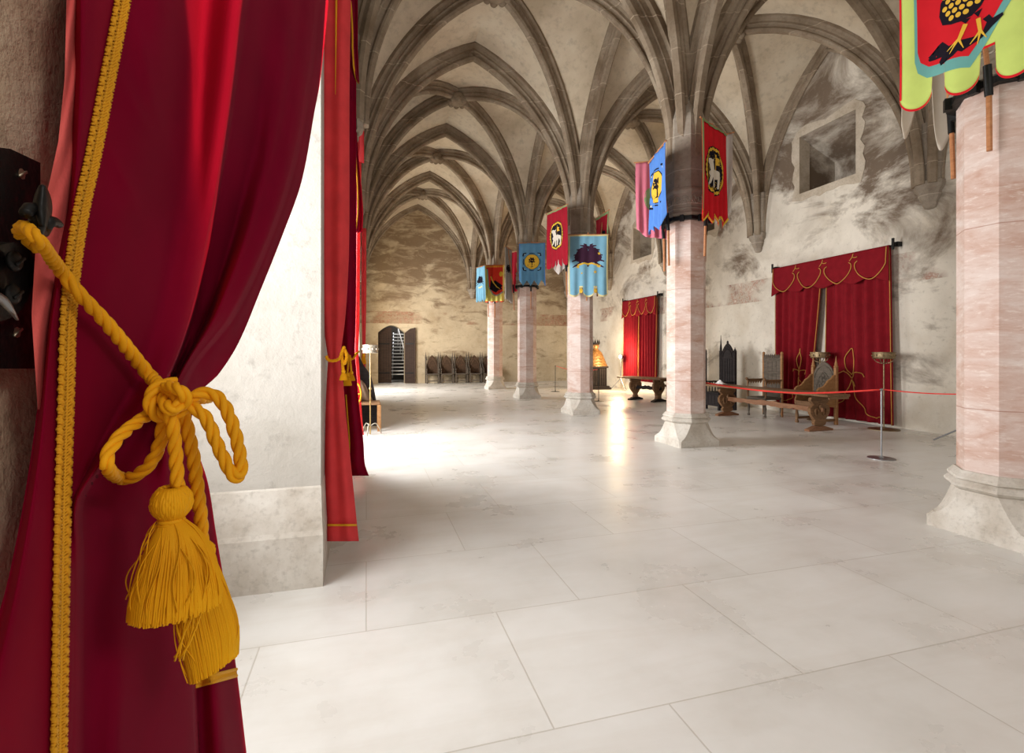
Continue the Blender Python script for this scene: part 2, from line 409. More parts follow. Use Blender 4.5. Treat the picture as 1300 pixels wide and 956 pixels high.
# ---------------------------------------------------------------- vault
def parc(L,H):
    R=(L*L+H*H)/(2*L); return lambda x: HS+math.sqrt(max(0,R*R-(R-min(x,L))**2))
SH=.33
def yR(y): return y-SH
def web_bay(x0,x1,y0,y1):
    a,b=(x1-x0)/2,(y1-y0)/2; cx,cy=(x0+x1)/2,(y0+y1)/2; fT,fL=parc(a,RISE),parc(b,RISE)
    d=lambda t: HS+RISE*math.sqrt(max(0,1-t*t))
    mb=MB(); n=28
    for sgn in (-1,1):
        def fn(u,v,sgn=sgn):
            t=math.sin((u*2-1)*PI/2); s=1-abs(t)
            return V((cx+t*a, cy+sgn*b*(1-v*s), lerp(fT(a*s),d(abs(t)),v)))
        mb.grid(fn,n,8)
        def gn(u,v,sgn=sgn):
            t=math.sin((u*2-1)*PI/2); s=1-abs(t)
            return V((cx+sgn*a*(1-v*s), cy+t*b, lerp(fL(b*s),d(abs(t)),v)))
        mb.grid(gn,n,8)
    if x0>1: mb.v=[V((v.x,v.y-SH*(v.x-x0)/(x1-x0),v.z)) for v in mb.v]
    o=struct('ceiling',mb,MAT['web'],smooth=True,autos=35); return o
RIBP=[(.15,.06),(.15,-.03),(.105,-.055),(.085,-.10),(.095,-.14),(.06,-.155),(.05,-.20),(.075,-.225),(.075,-.25),(.045,-.29),(-.045,-.29),(-.075,-.25),(-.075,-.225),(-.05,-.20),(-.06,-.155),(-.095,-.14),(-.085,-.10),(-.105,-.055),(-.15,-.03),(-.15,.06)]
def rib(mb,pts,side,sc=1,half=False):
    """sweep the moulded rib section along pts (a curve in a vertical plane, `side` = its horizontal normal)"""
    rings=[]; N=len(pts); side=V(side).normalized()
    for i,p in enumerate(pts):
        t=(pts[min(i+1,N-1)]-pts[max(i-1,0)]).normalized(); n=side.cross(t)
        if n.z<0: n=-n
        if abs(n.z)<1e-3: pass
        rings.append([p+side*b*sc+n*h*sc for b,h in RIBP])
    mb.loft(rings)
def arch_pts(c0,c1,mid_pointed,n=18):
    """c0,c1 plan corners; a pointed arch between them as two arcs, or one round arch"""
    c0,c1=V((*c0,0)),V((*c1,0)); L=(c1-c0).length/2
    if mid_pointed:
        f=parc(L,RISE); R=(L*L+RISE*RISE)/(2*L); th=math.asin(RISE/R); h1=[]
        for k in range(n+1):
            a=th*k/n; x=R*(1-math.cos(a)); h1.append((x,HS+R*math.sin(a)))
        A=[c0+(c1-c0).normalized()*x+V((0,0,z)) for x,z in h1]; B=[c1+(c0-c1).normalized()*x+V((0,0,z)) for x,z in h1]
        return A,B
    pts=[]; m=(c0+c1)/2
    for k in range(2*n+1):
        a=PI*k/(2*n); pts.append(m+(c0-m)*math.cos(a)+V((0,0,HS+RISE*math.sin(a))))
    return pts
TN=[0]
def inplane_n(pts,side,centre):
    pass
def rib_obj(c0,c1,pointed,sc=1):
    d=V((c1[0]-c0[0],c1[1]-c0[1],0)).normalized(); side=V((-d.y,d.x,0)); mb=MB()
    def sweep(pts):
        rings=[]; N=len(pts)
        for i,p in enumerate(pts):
            t=(pts[min(i+1,N-1)]-pts[max(i-1,0)]).normalized(); n=side.cross(t)
            # n must point up/outward (away from the arch centre)
            m=V(((c0[0]+c1[0])/2,(c0[1]+c1[1])/2,HS))
            if n.dot(p-m)<0: n=-n
            rings.append([p+side*b*sc+n*h*sc for b,h in RIBP])
        mb.loft(rings)
    r=arch_pts(c0,c1,pointed)
    if pointed:
        A,B=r; top=A[-1].copy()
        A=A+[top+d*.14]; B=B+[top-d*.14]
        A[-1].z+=.14*.62*0; sweep(A[:-1]+[A[-2]+ (A[-2]-A[-3])*1.0]); sweep(B[:-1]+[B[-2]+(B[-2]-B[-3])*1.0])
    else: sweep(r)
    TN[0]+=1
    return struct('trim_%d'%TN[0],mb,MAT['rib'],smooth=True,autos=28)
def boss(par,c,z):
    mb=MB(); mb.lathe([(.12,-.36),(.20,-.34),(.25,-.28),(.25,-.2),(.2,-.12)],(c[0],c[1],z),16)
    for k in range(8):
        a=2*PI*k/8; mb.ball((c[0]+.21*math.cos(a),c[1]+.21*math.sin(a),z-.30),.085,8,6)
    build('boss',mb,MAT['rib'],par,smooth=True,autos=40)
for (y0,y1) in BAYS:
    for (x0,x1) in ((XL,XC),(XC,XR)):
        web_bay(x0,x1,y0,y1)
        sh=SH if x0>1 else 0
        r=rib_obj((x0,y0),(x1,y1-sh),False); rib_obj((x0,y1),(x1,y0-sh),False)
        boss(r,((x0+x1)/2,(y0+y1)/2-sh/2),HS+RISE)
    rib_obj((XC,y0),(XC,y1),True,1.05)
    rib_obj((XR,y0-SH),(XR,y1-SH),True,.8); rib_obj((XL,y0),(XL,y1),True,.8)
for y in COLY+[YB]:
    for (x0,x1) in ((XL,XC),(XC,XR)): rib_obj((x0,y),(x1,y-(SH if x0>1 else 0)),True,1.1 if y<YB else .8)
# corbels
def corbel(par,x,y,nx,ny):
    mb=MB(); rot=PI/8
    prof=[(.05,3.98),(.10,4.0),(.13,4.06),(.13,4.10),(.17,4.16),(.20,4.24),(.20,4.28),(.25,4.33),(.27,4.40),(.27,4.46),(.235,4.50),(.235,4.62),(.26,4.8),(.3,5.1),(.34,5.5)]
    mb.lathe(prof,(x,y,.18),8,rot); build('corbel',mb,MAT['core'],par)
wl=[o for o in COL.objects if o.name=='wall_left.001'][0]; wb=[o for o in COL.objects if o.name=='wall_back'][0]
for y in COLY[0:]:
    corbel(wr,XR,y-SH,-1,0); corbel(wl,XL,y,1,0)
corbel(wr,XR,YB-SH,-1,0); corbel(wb,XC,YB,0,-1); corbel(wl,XL,YB,1,0)

# ---------------------------------------------------------------- columns
def oct_ring(r,z,n=8):   # r = apothem, flats facing the axes
    R=r/math.cos(PI/8); return [V((R*math.cos(PI/8+k*PI/4),R*math.sin(PI/8+k*PI/4),z)) for k in range(8)]
def sq_oct(w,cut,z):
    c=w-cut; return [V(p+(z,)) for p in ((w,c),(c,w),(-c,w),(-w,c),(-w,-c),(-c,-w),(c,-w),(w,-c))]
CL=['pale pink marble column standing alone before the red wall curtain and lime banner',
    'pink marble octagonal column flanked by royal blue and bright red banners',
    'pink marble column behind the light blue banner with a double-winged black bird',
    'brownish pink marble column below the blue banner with a yellow round tree badge',
    'slender distant marble column in front of the row of gothic stall seats']
columns=[]
A=.287
for i,y in enumerate(COLY):
    c=thing('marble_column',CL[i],'column',(XC,y,0),0,'octagonal marble columns'); c['kind']='thing'; columns.append(c)
    mb=MB(); mb.loft([sq_oct(.37,.02,0),sq_oct(.37,.02,.09),sq_oct(.355,.03,.11),sq_oct(.355,.05,.125)]); build('plinth',mb,MAT['base'],c)
    mb=MB(); rings=[sq_oct(.355,.05,.12)]
    for k in range(9):
        t=k/8; w=lerp(.352,.315,t**.55); rings.append(sq_oct(w,lerp(.055,w*(2-math.sqrt(2)),t**.8),lerp(.125,.36,t)))
    for r,z in ((.345,.375),(.365,.395),(.365,.415),(.345,.435),(.33,.445),(.345,.455),(.345,.475),(.32,.50),(.305,.52)): rings.append(oct_ring(r,z)[0:8])
    # align ring order (sq_oct starts at the same octant)
    mb.loft(rings); build('moulded_base',mb,MAT['base'],c)
    mb=MB(); mb.loft([oct_ring(A,.50),oct_ring(A,3.66)]); build('shaft',mb,MAT['marble'],c)
    mb=MB(); mb.loft([oct_ring(r,z) for r,z in ((.30,3.655),(.345,3.67),(.355,3.71),(.335,3.74),(.325,3.77),(.335,3.79),(.325,3.81),(.325,4.03),(.34,4.05),(.345,4.08),(.33,4.11),(.315,4.13))])
    for k in range(8):     # carved leaf scrolls on every face of the band
        a=k*PI/4; nx,ny=math.cos(a),math.sin(a)
        for j in range(4):
            s=(j-1.5)*.062; pts=[]
            for q in range(13):
                th=q/12*1.6*PI+(PI if j%2 else 0); rr=.05*(1-q/20)
                ox=s+rr*math.cos(th); oz=3.92+rr*math.sin(th)*1.5
                pts.append(V((nx*.33-ny*ox,ny*.33+nx*ox,oz)))
            mb.tube(pts,.013,5)
    build('carved_capital',mb,MAT['core'],c)
    mb=MB(); mb.loft([oct_ring(.305,4.131),oct_ring(.305,5.25),oct_ring(.2,5.6)]); TN[0]+=1; mb.xf(Matrix.Translation((XC,y,0))); struct('trim_%d'%TN[0],mb,MAT['core'])
    mb=MB(); mb.loft([oct_ring(.352,3.60),oct_ring(.352,3.655)]); 
    for k in range(8):
        a=k*PI/4; mb.box((.37*math.cos(a),.37*math.sin(a),3.62),(.05,.06,.10),a)
    build('iron_ring',mb,MAT['iron'],c)
# ---------------------------------------------------------------- camera
cam=bpy.data.cameras.new('camera'); co=bpy.data.objects.new('camera',cam); COL.objects.link(co)
co.location=(0,0,EYE); co.rotation_euler=(PI/2,0,-PHI)
cam.sensor_width=36; cam.lens=36*F/1300; cam.shift_y=-31/1300; cam.clip_start=.05
SC.camera=co
SC.view_settings.view_transform='Standard'; SC.view_settings.look='None'; SC.view_settings.gamma=1; SC.view_settings.use_curve_mapping=False
# ---------------------------------------------------------------- the near curtain, drawn back by a cord
def plane_z(px):      # the drape hangs along the wall face; its free edge swings out into the hall
    X=keyed([(-60,-.235),(90,-.243),(255,-.23),(330,-.19),(420,-.125)],px)
    return zX(px,X) if px<425 else zX(425,-.125)
LINES=[  # (x keys, forward offset keys): crests and valleys of the folds from the wall edge to the free edge
 ([(-60,92),(90,90),(170,88),(270,82),(330,68),(400,60),(480,52),(600,36),(700,18),(767,2),(867,-30),(1000,-70)],[(0,-.01)]),
 ([(-60,104),(100,104),(270,92),(400,68),(600,48),(867,0),(1000,-30)],[(0,.022),(480,.02),(1000,.03)]),
 ([(-60,165),(0,156),(100,137),(200,118),(270,103),(330,94),(400,87),(500,84),(637,80),(740,78),(867,76),(1000,74)],[(0,.0),(300,.012),(480,.02),(640,.02),(1000,.015)]),
 ([(-60,215),(0,212),(100,196),(200,176),(300,158),(400,142),(480,128),(530,116),(570,106),(600,96),(637,88),(700,86),(867,85),(1000,83)],[(0,.035),(200,.022),(400,.03),(640,.022),(1000,.012)]),
 ([(-60,262),(0,256),(100,246),(200,232),(300,214),(400,192),(480,168),(530,142),(570,122),(600,108),(637,92),(700,90),(867,89),(1000,87)],[(0,-.012),(200,.004),(400,.03),(640,.026),(1000,.01)]),
 ([(-60,318),(0,305),(100,294),(200,280),(300,262),(400,241),(470,216),(510,190),(570,142),(600,119),(637,97),(700,96),(867,95),(1000,92)],[(0,.055),(200,.06),(400,.065),(500,.075),(600,.06),(660,.034),(760,.012),(1000,.008)]),
 ([(-60,328),(0,317),(100,303),(200,287),(300,268),(400,246),(470,221),(510,197),(570,152),(600,128),(637,108),(700,108),(867,108),(1000,108)],[(0,-.005),(200,-.035),(400,-.06),(500,-.075),(600,-.06),(660,-.03),(760,-.02),(1000,-.01)]),
 ([(-60,352),(0,344),(100,330),(200,314),(300,293),(400,262),(470,228),(520,206),(600,190),(700,170),(867,160),(1000,150)],[(0,-.02),(200,-.035),(400,-.05),(500,-.04),(640,-.012),(867,.016),(1000,.02)]),
 ([(-60,384),(0,378),(100,364),(200,345),(300,315),(400,274),(470,232),(520,213),(600,212),(700,226),(800,238),(867,243),(1000,248)],[(0,.005),(200,.01),(330,.02),(420,.045),(500,.02),(640,.0),(867,.03),(1000,.03)]),
 ([(-60,404),(0,400),(100,389),(200,371),(300,339),(400,291),(470,238),(520,220),(600,222),(700,235),(800,246),(867,250),(1000,256)],[(0,.03),(200,.035),(400,.036),(500,.02),(640,-.012),(867,-.035),(1000,-.035)]),
 ([(-60,410),(0,407),(100,397),(200,379),(300,347),(400,301),(470,247),(520,232),(600,240),(700,254),(800,268),(867,273),(1000,282)],[(0,-.03),(200,-.03),(400,-.025),(500,-.015),(640,.006),(867,-.005),(1000,0)]),
 ([(-60,419),(0,417),(106,406),(138,400),(230,383),(295,360),(368,331),(437,302),(477,276),(496,256),(540,243),(613,264),(675,274),(736,284),(800,293),(863,302),(1000,318)],[(0,-.05),(400,-.045),(500,-.03),(640,-.03),(1000,-.05)]),
]
YTOP,YBOT=-60,1000
def drape_pt(line,y,fr=0):
    pass
def drape_row(y,sub):
    xs=[keyed_s(L[0],y) for L in LINES]; ds=[keyed(L[1],y) for L in LINES]
    for i in range(1,len(xs)): xs[i]=max(xs[i],xs[i-1]+.6)
    out=[]
    n=len(xs)
    for i in range(n-1):
        for k in range(sub):
            t=k/sub; c=(1-math.cos(PI*t))/2
            out.append((lerp(xs[i],xs[i+1],t),lerp(ds[i],ds[i+1],c)))
    out.append((xs[-1],ds[-1])); return out
def drape_surface(sub=9,ny=150):
    rows=[]
    for j in range(ny+1):
        y=lerp(YTOP,YBOT,j/ny); r=[]
        for k,(x,d) in enumerate(drape_row(y,sub)):
            z=plane_z(x)*(1-d*1.9)
            # soft secondary pulls towards the knot
            w=.0016*math.sin(x*.11+y*.035)*max(0,1-abs(y-330)/360)
            for (xa,ya,xb,yb) in ((165,-20,226,240),(150,85,206,195),(132,165,190,285),(232,0,250,120),(300,330,262,400)):
                if ya<y<yb:
                    q=(y-ya)/(yb-ya); w+=.010*math.exp(-((x-lerp(xa,xb,q**1.3))/7)**2)*math.sin(PI*q)
            r.append(P(x,y,z*(1-w)))
        rows.append(r)
    top=[]; n=len(rows[0])
    for k in range(n):
        u=k/(n-1); top.append(V((-.20+.05*math.sin(u*40),lerp(.66,2.0,u),4.35)))
    bot=[V((p.x,p.y,.015)) for p in rows[-1]]
    midb=[V((p.x,p.y,.5)) for p in rows[-1]]
    return [top]+rows+[midb,bot]
drape=thing('window_curtain','large crimson velvet curtain tied back beside the iron wall bracket','curtain',(-.28,.75,0),0,'red window curtains on the embrasures')
rows=drape_surface(); mb=MB(); mb.loft(rows,cap=False,closed=False); build('cloth',mb,MAT['velvet'],drape,smooth=True,world=True)
def drape_at(x,y,lift=0):
    r=drape_row(y,9)
    for (a,da),(b,db) in zip(r,r[1:]):
        if a<=x<=b:
            t=(x-a)/max(1e-6,b-a); d=lerp(da,db,t); break
    else: d=r[0][1] if x<r[0][0] else r[-1][1]
    return P(x,y,plane_z(x)*(1-d*1.9)-lift)
# folded-over layers added unseen behind: they block window light except along one strip
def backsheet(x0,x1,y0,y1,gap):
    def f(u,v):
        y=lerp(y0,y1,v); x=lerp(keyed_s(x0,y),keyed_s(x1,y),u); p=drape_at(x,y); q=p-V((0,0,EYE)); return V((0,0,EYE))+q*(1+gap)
    mb=MB(); mb.grid(f,24,60); build('light_block_layer',mb,MAT['velvet_back'],drape,smooth=True,world=True)
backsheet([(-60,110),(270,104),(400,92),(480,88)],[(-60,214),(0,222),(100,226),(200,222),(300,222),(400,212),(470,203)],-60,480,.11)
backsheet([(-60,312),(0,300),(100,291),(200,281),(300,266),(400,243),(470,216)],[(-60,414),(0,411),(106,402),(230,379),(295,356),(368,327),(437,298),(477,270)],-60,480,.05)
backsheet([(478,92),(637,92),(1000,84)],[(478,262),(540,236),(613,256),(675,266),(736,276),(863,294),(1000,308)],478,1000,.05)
# woven gold braid: two ridged cords with looped edges
def braid(path_fn,y0,y1,wpx,parent,name='gold_braid',n=250):
    mb=MB()
    pts=[]
    for i in range(n+1):
        y=lerp(y0,y1,i/n); pts.append((y,path_fn(y)))
    for off in (-.33,.33):
        q=[]
        for i,(y,x) in enumerate(pts):
            q.append(drape_at(x+off*wpx+.10*wpx*math.sin(i*2.1),y,.006+.0012*math.cos(i*2.1)))
        mb.tube(q,.0021,6)
    q=[drape_at(x,y,.0065) for y,x in pts]; mb.tube(q,.0016,5)
    # small loops along both selvedges and a herring-bone across
    L=0; step=.0042; prev=None
    for (y,x),(y2,x2) in zip(pts,pts[1:]):
        a=drape_at(x,y,.006); b=drape_at(x2,y2,.006); d=(b-a).length; m=max(1,round(d/step))
        for k in range(m):
            t=k/m; xx,yy=lerp(x,x2,t),lerp(y,y2,t); dy=(y2-y)/m
            for sg in (-1,1):
                p0=drape_at(xx+sg*wpx*.05,yy+dy*1.0,.0075); p1=drape_at(xx+sg*wpx*.36,yy,.0072); p2=drape_at(xx+sg*wpx*.52,yy+dy*.1,.0045)
                mb.tube([p0,p1,p2],.00115,4)
    return build(name,mb,MAT['gold'],parent,smooth=True,world=True)
braid(lambda y: keyed_s(LINES[2][0],y),-58,996,19,drape)
# braid along the lower hem fold, at the right
mb=MB()
for off in (0,9):
    q=[drape_at(x,871-off*.9-(x-250)*.26,.008) for x in range(249,301,1)]
    mb.tube(q,.003,6)
q=[]
for i,x in enumerate([250+k*.5 for k in range(100)]): q.append(drape_at(x,867-(x-250)*.26+5*math.sin(i*1.6),.009))
mb.tube(q,.0017,5)
build('hem_braid',mb,MAT['gold'],drape,smooth=True,world=True)
# turned-back lining beside the stone jamb
def lin(u,v):
    y=lerp(-60,520,v); xl=keyed([(-60,86),(100,82),(180,74),(235,62),(300,46),(400,40),(520,48)],y); xr=keyed([(-60,100),(270,92),(400,70),(520,62)],y)
    x=lerp(xl,xr+6,u); return P(x,y,plane_z(x)*(1.0-.006+.012*u+.006*math.sin(u*9+y*.05)))
mb=MB(); mb.grid(lin,14,80); build('lining',mb,MAT['lining'],drape,smooth=True,world=True)

# ---------------------------------------------------------------- cord, knot and tassels
tie=thing('tieback_cord','thick twisted gold cord knotted round the large crimson curtain','tieback cord',P(215,505,.68),0,'gold curtain tiebacks')
def cp(*q): return [P(x,y,drape_z(x,y)-l) for x,y,l in q]
def drape_z(x,y):
    p=drape_at(min(max(x,LINES_x(0,y)+1),LINES_x(-1,y)-1),y); v=p-V((0,0,EYE)); return v.x*SP+v.y*CP
def LINES_x(i,y): return keyed_s(LINES[i][0],y)
PXR=lambda p: 8.3*((p-V((0,0,EYE))).dot(V((SP,CP,0))))/F
PXR5=lambda p: 7.9*((p-V((0,0,EYE))).dot(V((SP,CP,0))))/F
zk=min(drape_z(x,y) for x in range(188,240,6) for y in range(478,530,8))-.016
def K(*q): return [P(x,y,zk+dz) for x,y,dz in q]
zh=plane_z(30)
main=[P(50,318,zh+.005),P(38,306,zh-.0),P(26,296,zh-.015),P(32,288,zh-.035),P(50,306,zh-.05)]+[P(x,y,min(drape_z(max(x+a,70),y+b) for a in(-14,-7,0,7,14) for b in(-10,0,10))-.014) for x,y in ((75,341),(100,372),(130,404),(160,440),(178,463),(193,480))]+K((206,492,-.012),(226,500,-.014),(240,506,.0))+[P(256,505,zk+.02),P(266,503,zk+.09),P(264,500,zk+.20)]
mb=MB(); mb.rope(spline(main,14),PXR,.040); build('cord',mb,MAT['rope'],tie,smooth=True,world=True)
mb=MB()
LP=lambda *q:[P(x,y,min(zk,min(drape_z(x+a,y+b) for a in(-12,0,12) for b in(-10,0,10))-.012)+dz) for x,y,dz in q]
mb.rope(spline(LP((214,512,-.018),(198,520,-.008),(180,532,.0),(156,550,.0),(138,574,.0),(137,594,-.002),(152,607,-.004),(172,604,-.006),(191,588,-.008),(204,560,-.010),(208,530,-.010),(214,514,-.018)),12),PXR5,.042)
build('bow_loop',mb,MAT['rope'],tie,smooth=True,world=True)
mb=MB()
mb.rope(spline(K((228,512,-.02),(246,503,-.018),(264,499,-.012),(280,508,-.01),(292,530,-.012),(301,560,-.014),(306,588,-.016),(305,603,-.02),(296,604,-.024),(286,586,-.024),(274,560,-.022),(262,532,-.022),(246,518,-.022),(226,514,-.02)),12),PXR5,.042)
build('bow_loop',mb,MAT['rope'],tie,smooth=True,world=True)
mb=MB()   # the knot itself
mb.rope(spline(K((222,486,.0),(200,492,-.018),(190,508,-.024),(197,526,-.022),(210,530,-.014)),12),PXR5,.042)
mb.rope(spline(K((207,500,-.01),(212,516,-.034),(222,520,-.034),(228,508,-.028),(216,494,-.02)),12),PXR5,.042)
mb.rope(spline(K((212,490,-.02),(226,494,-.034),(236,506,-.03),(232,520,-.022),(220,528,-.02)),12),PXR5,.042)
build('knot',mb,MAT['rope'],tie,smooth=True,world=True)
mb=MB(); mb.rope(spline(K((214,514,-.028),(219,540,-.026),(223,575,-.02),(226,618,-.024)),16),PXR5,.042); build('hanging_cord',mb,MAT['rope'],tie,smooth=True,world=True)
mb=MB(); mb.rope(spline(K((229,518,-.014),(238,545,-.006),(246,585,.0),(251,625,.004),(255,660,.01),(257,700,.012)),16),PXR5,.042); build('hanging_cord',mb,MAT['rope'],tie,smooth=True,world=True)
def tassel(zc,head,skirt,seed,stray):
    """head: (cx, y0, y1, half-width px); skirt: rows of (y, left px, right px)"""
    rnd=random.Random(seed); pxm=zc/F
    hm=MB(); cx,y0,y1,hw=head
    for k in range(46):
        a=2*PI*k/46; pts=[]
        for q in range(11):
            t=q/10; r=hw*pxm*(math.sin(PI*lerp(.12,.93,t))**.62)*(1+.05*rnd.uniform(-1,1))
            c=P(cx+keyed([(0,0),(1,0)],t),lerp(y0,y1,t),zc); pts.append(c+V((CP,-SP,0))*r*math.cos(a)+V((SP,CP,0))*r*math.sin(a))
        hm.tube(pts,.0019,5)
    hm.ball(P(cx,(y0+y1)/2,zc),hw*pxm*.86,16,10,(1,1,(y1-y0)/2/hw))
    tp=build('tassel',hm,MAT['tassel'],tie,smooth=True,world=True)
    nk=MB()
    for j in range(3):
        pts=[]
        for q in range(25):
            a=2*PI*q/24; r=hw*.56*pxm*(1+.05*rnd.uniform(-1,1)); c=P(cx,y1+1+j*4,zc)
            pts.append(c+V((CP,-SP,0))*r*math.cos(a)+V((SP,CP,0))*r*math.sin(a))
        nk.tube(pts,.0026,6)
    build('binding',nk,MAT['tassel'],tp,smooth=True,world=True)
    sk=MB(); ys=[s[0] for s in skirt]
    L=[(s[0],s[1]) for s in skirt]; Rr=[(s[0],s[2]) for s in skirt]
    # body of threads
    def env(a,t,s=1):
        y=lerp(ys[0],ys[-1],t); l,r=keyed_s(L,y),keyed_s(Rr,y); c=(l+r)/2; w=(r-l)/2*s
        return P(c+w*math.cos(a),y+ (skirt_tilt*math.cos(a)*t),zc)+V((SP,CP,0))*(w*pxm*.8*math.sin(a))
    sk.grid(lambda u,v: env(2*PI*u,v,.94),60,16)
    for k in range(620):
        a=rnd.uniform(PI*.92,2.08*PI) if k%5 else rnd.uniform(0,2*PI); s=1-.14*rnd.random()**2; j=rnd.uniform(-.10,.10); end=1+rnd.uniform(-.035,.035); wob=rnd.uniform(-.02,.02); ph=rnd.uniform(0,6)
        pts=[env(a+j*t+.02*math.sin(ph+t*5),t*end if q==8 else t,s+wob*math.sin(t*PI)) for q,t in ((q,q/8) for q in range(9))]
        sk.tube(pts,.00085,4,cap=False)
    for k in range(stray):
        a=rnd.uniform(PI*1.0,2*PI); dx=rnd.uniform(-1,1); ln=rnd.uniform(.85,1.02); bow=rnd.uniform(.05,.24); fq=rnd.uniform(.8,1.3); ph=rnd.uniform(0,6)
        pts=spline([env(a,q/11*ln,1+bow*math.sin(q/11*PI*fq))+V((CP,-SP,0))*(.007*dx*math.sin(q*.6+ph)) for q in range(12)],3)
        sk.tube(pts,.0006,4,cap=False)
    build('fringe',sk,MAT['tassel'],tp,smooth=True,world=True)
skirt_tilt=-4
tassel(zk-.024,(218,619,659,21),[(660,207,232),(672,200,246),(700,188,264),(730,178,272),(755,172,276),(771,170,276)],3,16)
skirt_tilt=-14
tassel(zk+.02,(255,690,712,14),[(706,243,268),(730,236,278),(770,230,290),(810,236,300),(844,244,300)],5,10)
mb=MB(); rnd=random.Random(9)
for k in range(6):
    pts=[]; x0=rnd.uniform(244,256); x1=rnd.uniform(216,262)
    for q in range(10):
        t=q/9; pts.append(P(lerp(x0,x1,t**1.4)+5*math.sin(t*4+k),lerp(762,838+rnd.uniform(-4,2),t),zk-.03))
    mb.tube(pts,.0009,4)
build('loose_thread',mb,MAT['tassel'],tie,smooth=True,world=True)

# ---------------------------------------------------------------- iron bracket on the jamb
wy=-.285
br=thing('wall_bracket','black iron strap bracket with screws and a leaf hook on bare stone','bracket',onX(20,330,wy))
ex,ez=V((0,1,0)),V((0,0,1))
def wallpoly(pts,X): return [(onX(x,y,X).y,onX(x,y,X).z) for x,y in pts]
mb=MB(); X0=wy+.02
mb.prism(wallpoly([(-14,186),(3,188),(42,206),(42,300),(41,464),(36,468),(-14,468)],X0),(X0-.008,0,0),ex,ez,.026); build('plate',mb,MAT['iron'],br,world=True)
mb=MB(); X1=X0+.022
mb.prism(wallpoly([(-30,318),(0,312),(24,308),(44,318),(51,336),(50,356),(42,380),(30,398),(20,404),(8,408),(-30,400)],X1),(X1-.012,0,0),ex,ez,.018)
build('strap',mb,MAT['iron'],br,world=True)
for x,y,xx in ((30,221,X0),(27,332,X1),(25,374,X1),(24,422,X0)):
    mb=MB(); c=onX(x,y,xx+.006); mb.ball(c-V((.004,0,0)),.0075,14,8,(.5,1,1)); mb.box(c-V((.0005,0,0)),(.0015,.011,.002),rx=.6)
    build('screw',mb,MAT['screw'] if xx==X0 else MAT['iron'],br,smooth=True,world=True)
mb=MB()
hk=[onX(52,292,X1),onX(54,288,X1+.02),onX(46,292,X1+.03),onX(48,280,X1+.034),onX(46,268,X1+.034),onX(38,265,X1+.034),onX(33,271,X1+.034)]
mb.tube(spline(hk,8),lambda t:.0042*(1-.45*t),8)
mb.tube(spline([onX(52,292,X1+.02),onX(58,284,X1+.034),onX(66,281,X1+.036),onX(75,285,X1+.036)],8),lambda t:.0042*(1-.7*t),8)
def leaf(u,v):
    y=lerp(288,236,v); w=9*math.sin(PI*min(1,(v*.94+.06)))**.8; x=54+ (u-.5)*2*w
    return onX(x,y,X1+.034+.006*math.cos((u-.5)*PI))
mb.grid(leaf,8,16); build('leaf_hook',mb,MAT['iron'],br,smooth=True,world=True,solid=.003)
mb=MB(); mb.tube(spline([onX(-8,376,X1+.01),onX(4,382,X1+.012),onX(14,394,X1+.014),onX(22,406,X1+.012)],8),lambda t:.004*(1-.8*t),6); build('scroll',mb,MAT['steel'],br,smooth=True,world=True)
# ---------------------------------------------------------------- gathered curtains farther along the left wall
def bundle(name,label,z,rowkeys,mat,folds,amp,depth,hem=None,trims=(),ztop=4.35,seed=0,group='red window curtains on the embrasures'):
    """rowkeys: (py, left px, right px) outline at distance z; real folds run down it"""
    L=[(a,b) for a,b,c in rowkeys]; Rr=[(a,c) for a,b,c in rowkeys]; y0,y1=rowkeys[0][0],rowkeys[-1][0]
    def surf(u,v,lift=0):
        y=lerp(y0,y1,v); l,r=keyed_s(L,y),keyed_s(Rr,y); x=lerp(l,r,u); w=(r-l)*z/F
        zz=z-depth*math.sin(PI*u)**.7*min(1,w/.25) - amp*math.sin(u*folds*2*PI+seed+.5*math.sin(v*3+seed))*min(1,w/.2) - lift
        return P(x,y,zz)
    base=surf(.5,1); t=thing(name,label,'curtain',(base.x,base.y,max(0,base.z)),0,group)
    mb=MB(); rows=[[surf(i/70,j/110) for i in range(71)] for j in range(111)]
    top=[V((p.x,p.y,ztop)) for p in rows[0]]
    mb.loft([top]+rows,cap=False,closed=False); c=build('cloth',mb,mat,t,smooth=True,world=True,solid=.008)
    if hem is not None:
        mb=MB(); mb.tube([surf(i/60,hem,.022) for i in range(1,60)],.008,6); build('hem_braid',mb,MAT['gold'],t,smooth=True,world=True)
    for u,v0,v1 in trims:
        mb=MB(); mb.tube([surf(u,lerp(v0,v1,j/80),.018) for j in range(81)],(lambda q:.010*(1-.85*q)) if v0==0 else .009,6); build('edge_braid',mb,MAT['gold'],t,smooth=True,world=True)
    return t,surf
def small_tassel(par,top,length,r,mat='tassel'):
    mb=MB(); mb.ball(top-V((0,0,r*.6)),r*.62,10,8); tp=build('tassel',mb,MAT[mat],par,smooth=True,world=True)
    sk=MB(); n=40
    sk.lathe([(r*.4,0),(r*.72,-length*.35),(r*1.05,-length*.9),(r*1.0,-length)],top-V((0,0,r)),20)
    for k in range(n):
        a=2*PI*k/n; sk.tube([top+V((q*math.cos(a),q*math.sin(a),h)) for q,h in ((r*.4,-r),(r*.76,-r-length*.35),(r*1.09,-r-length*.9),(r*1.06,-r-length*1.03))],r*.055,4)
    build('fringe',sk,MAT[mat],tp,smooth=True,world=True)
def cordage(label,paths,rad,tassels,loc):
    t=thing('tieback_cord',label,'tieback cord',loc,0,'gold curtain tiebacks')
    for p in paths:
        mb=MB(); mb.rope(spline(p,8),rad,rad*6,5); build('cord',mb,MAT['rope'],t,smooth=True,world=True)
    for top,l,r in tassels: small_tassel(t,top,l,r)
Z2=3.62
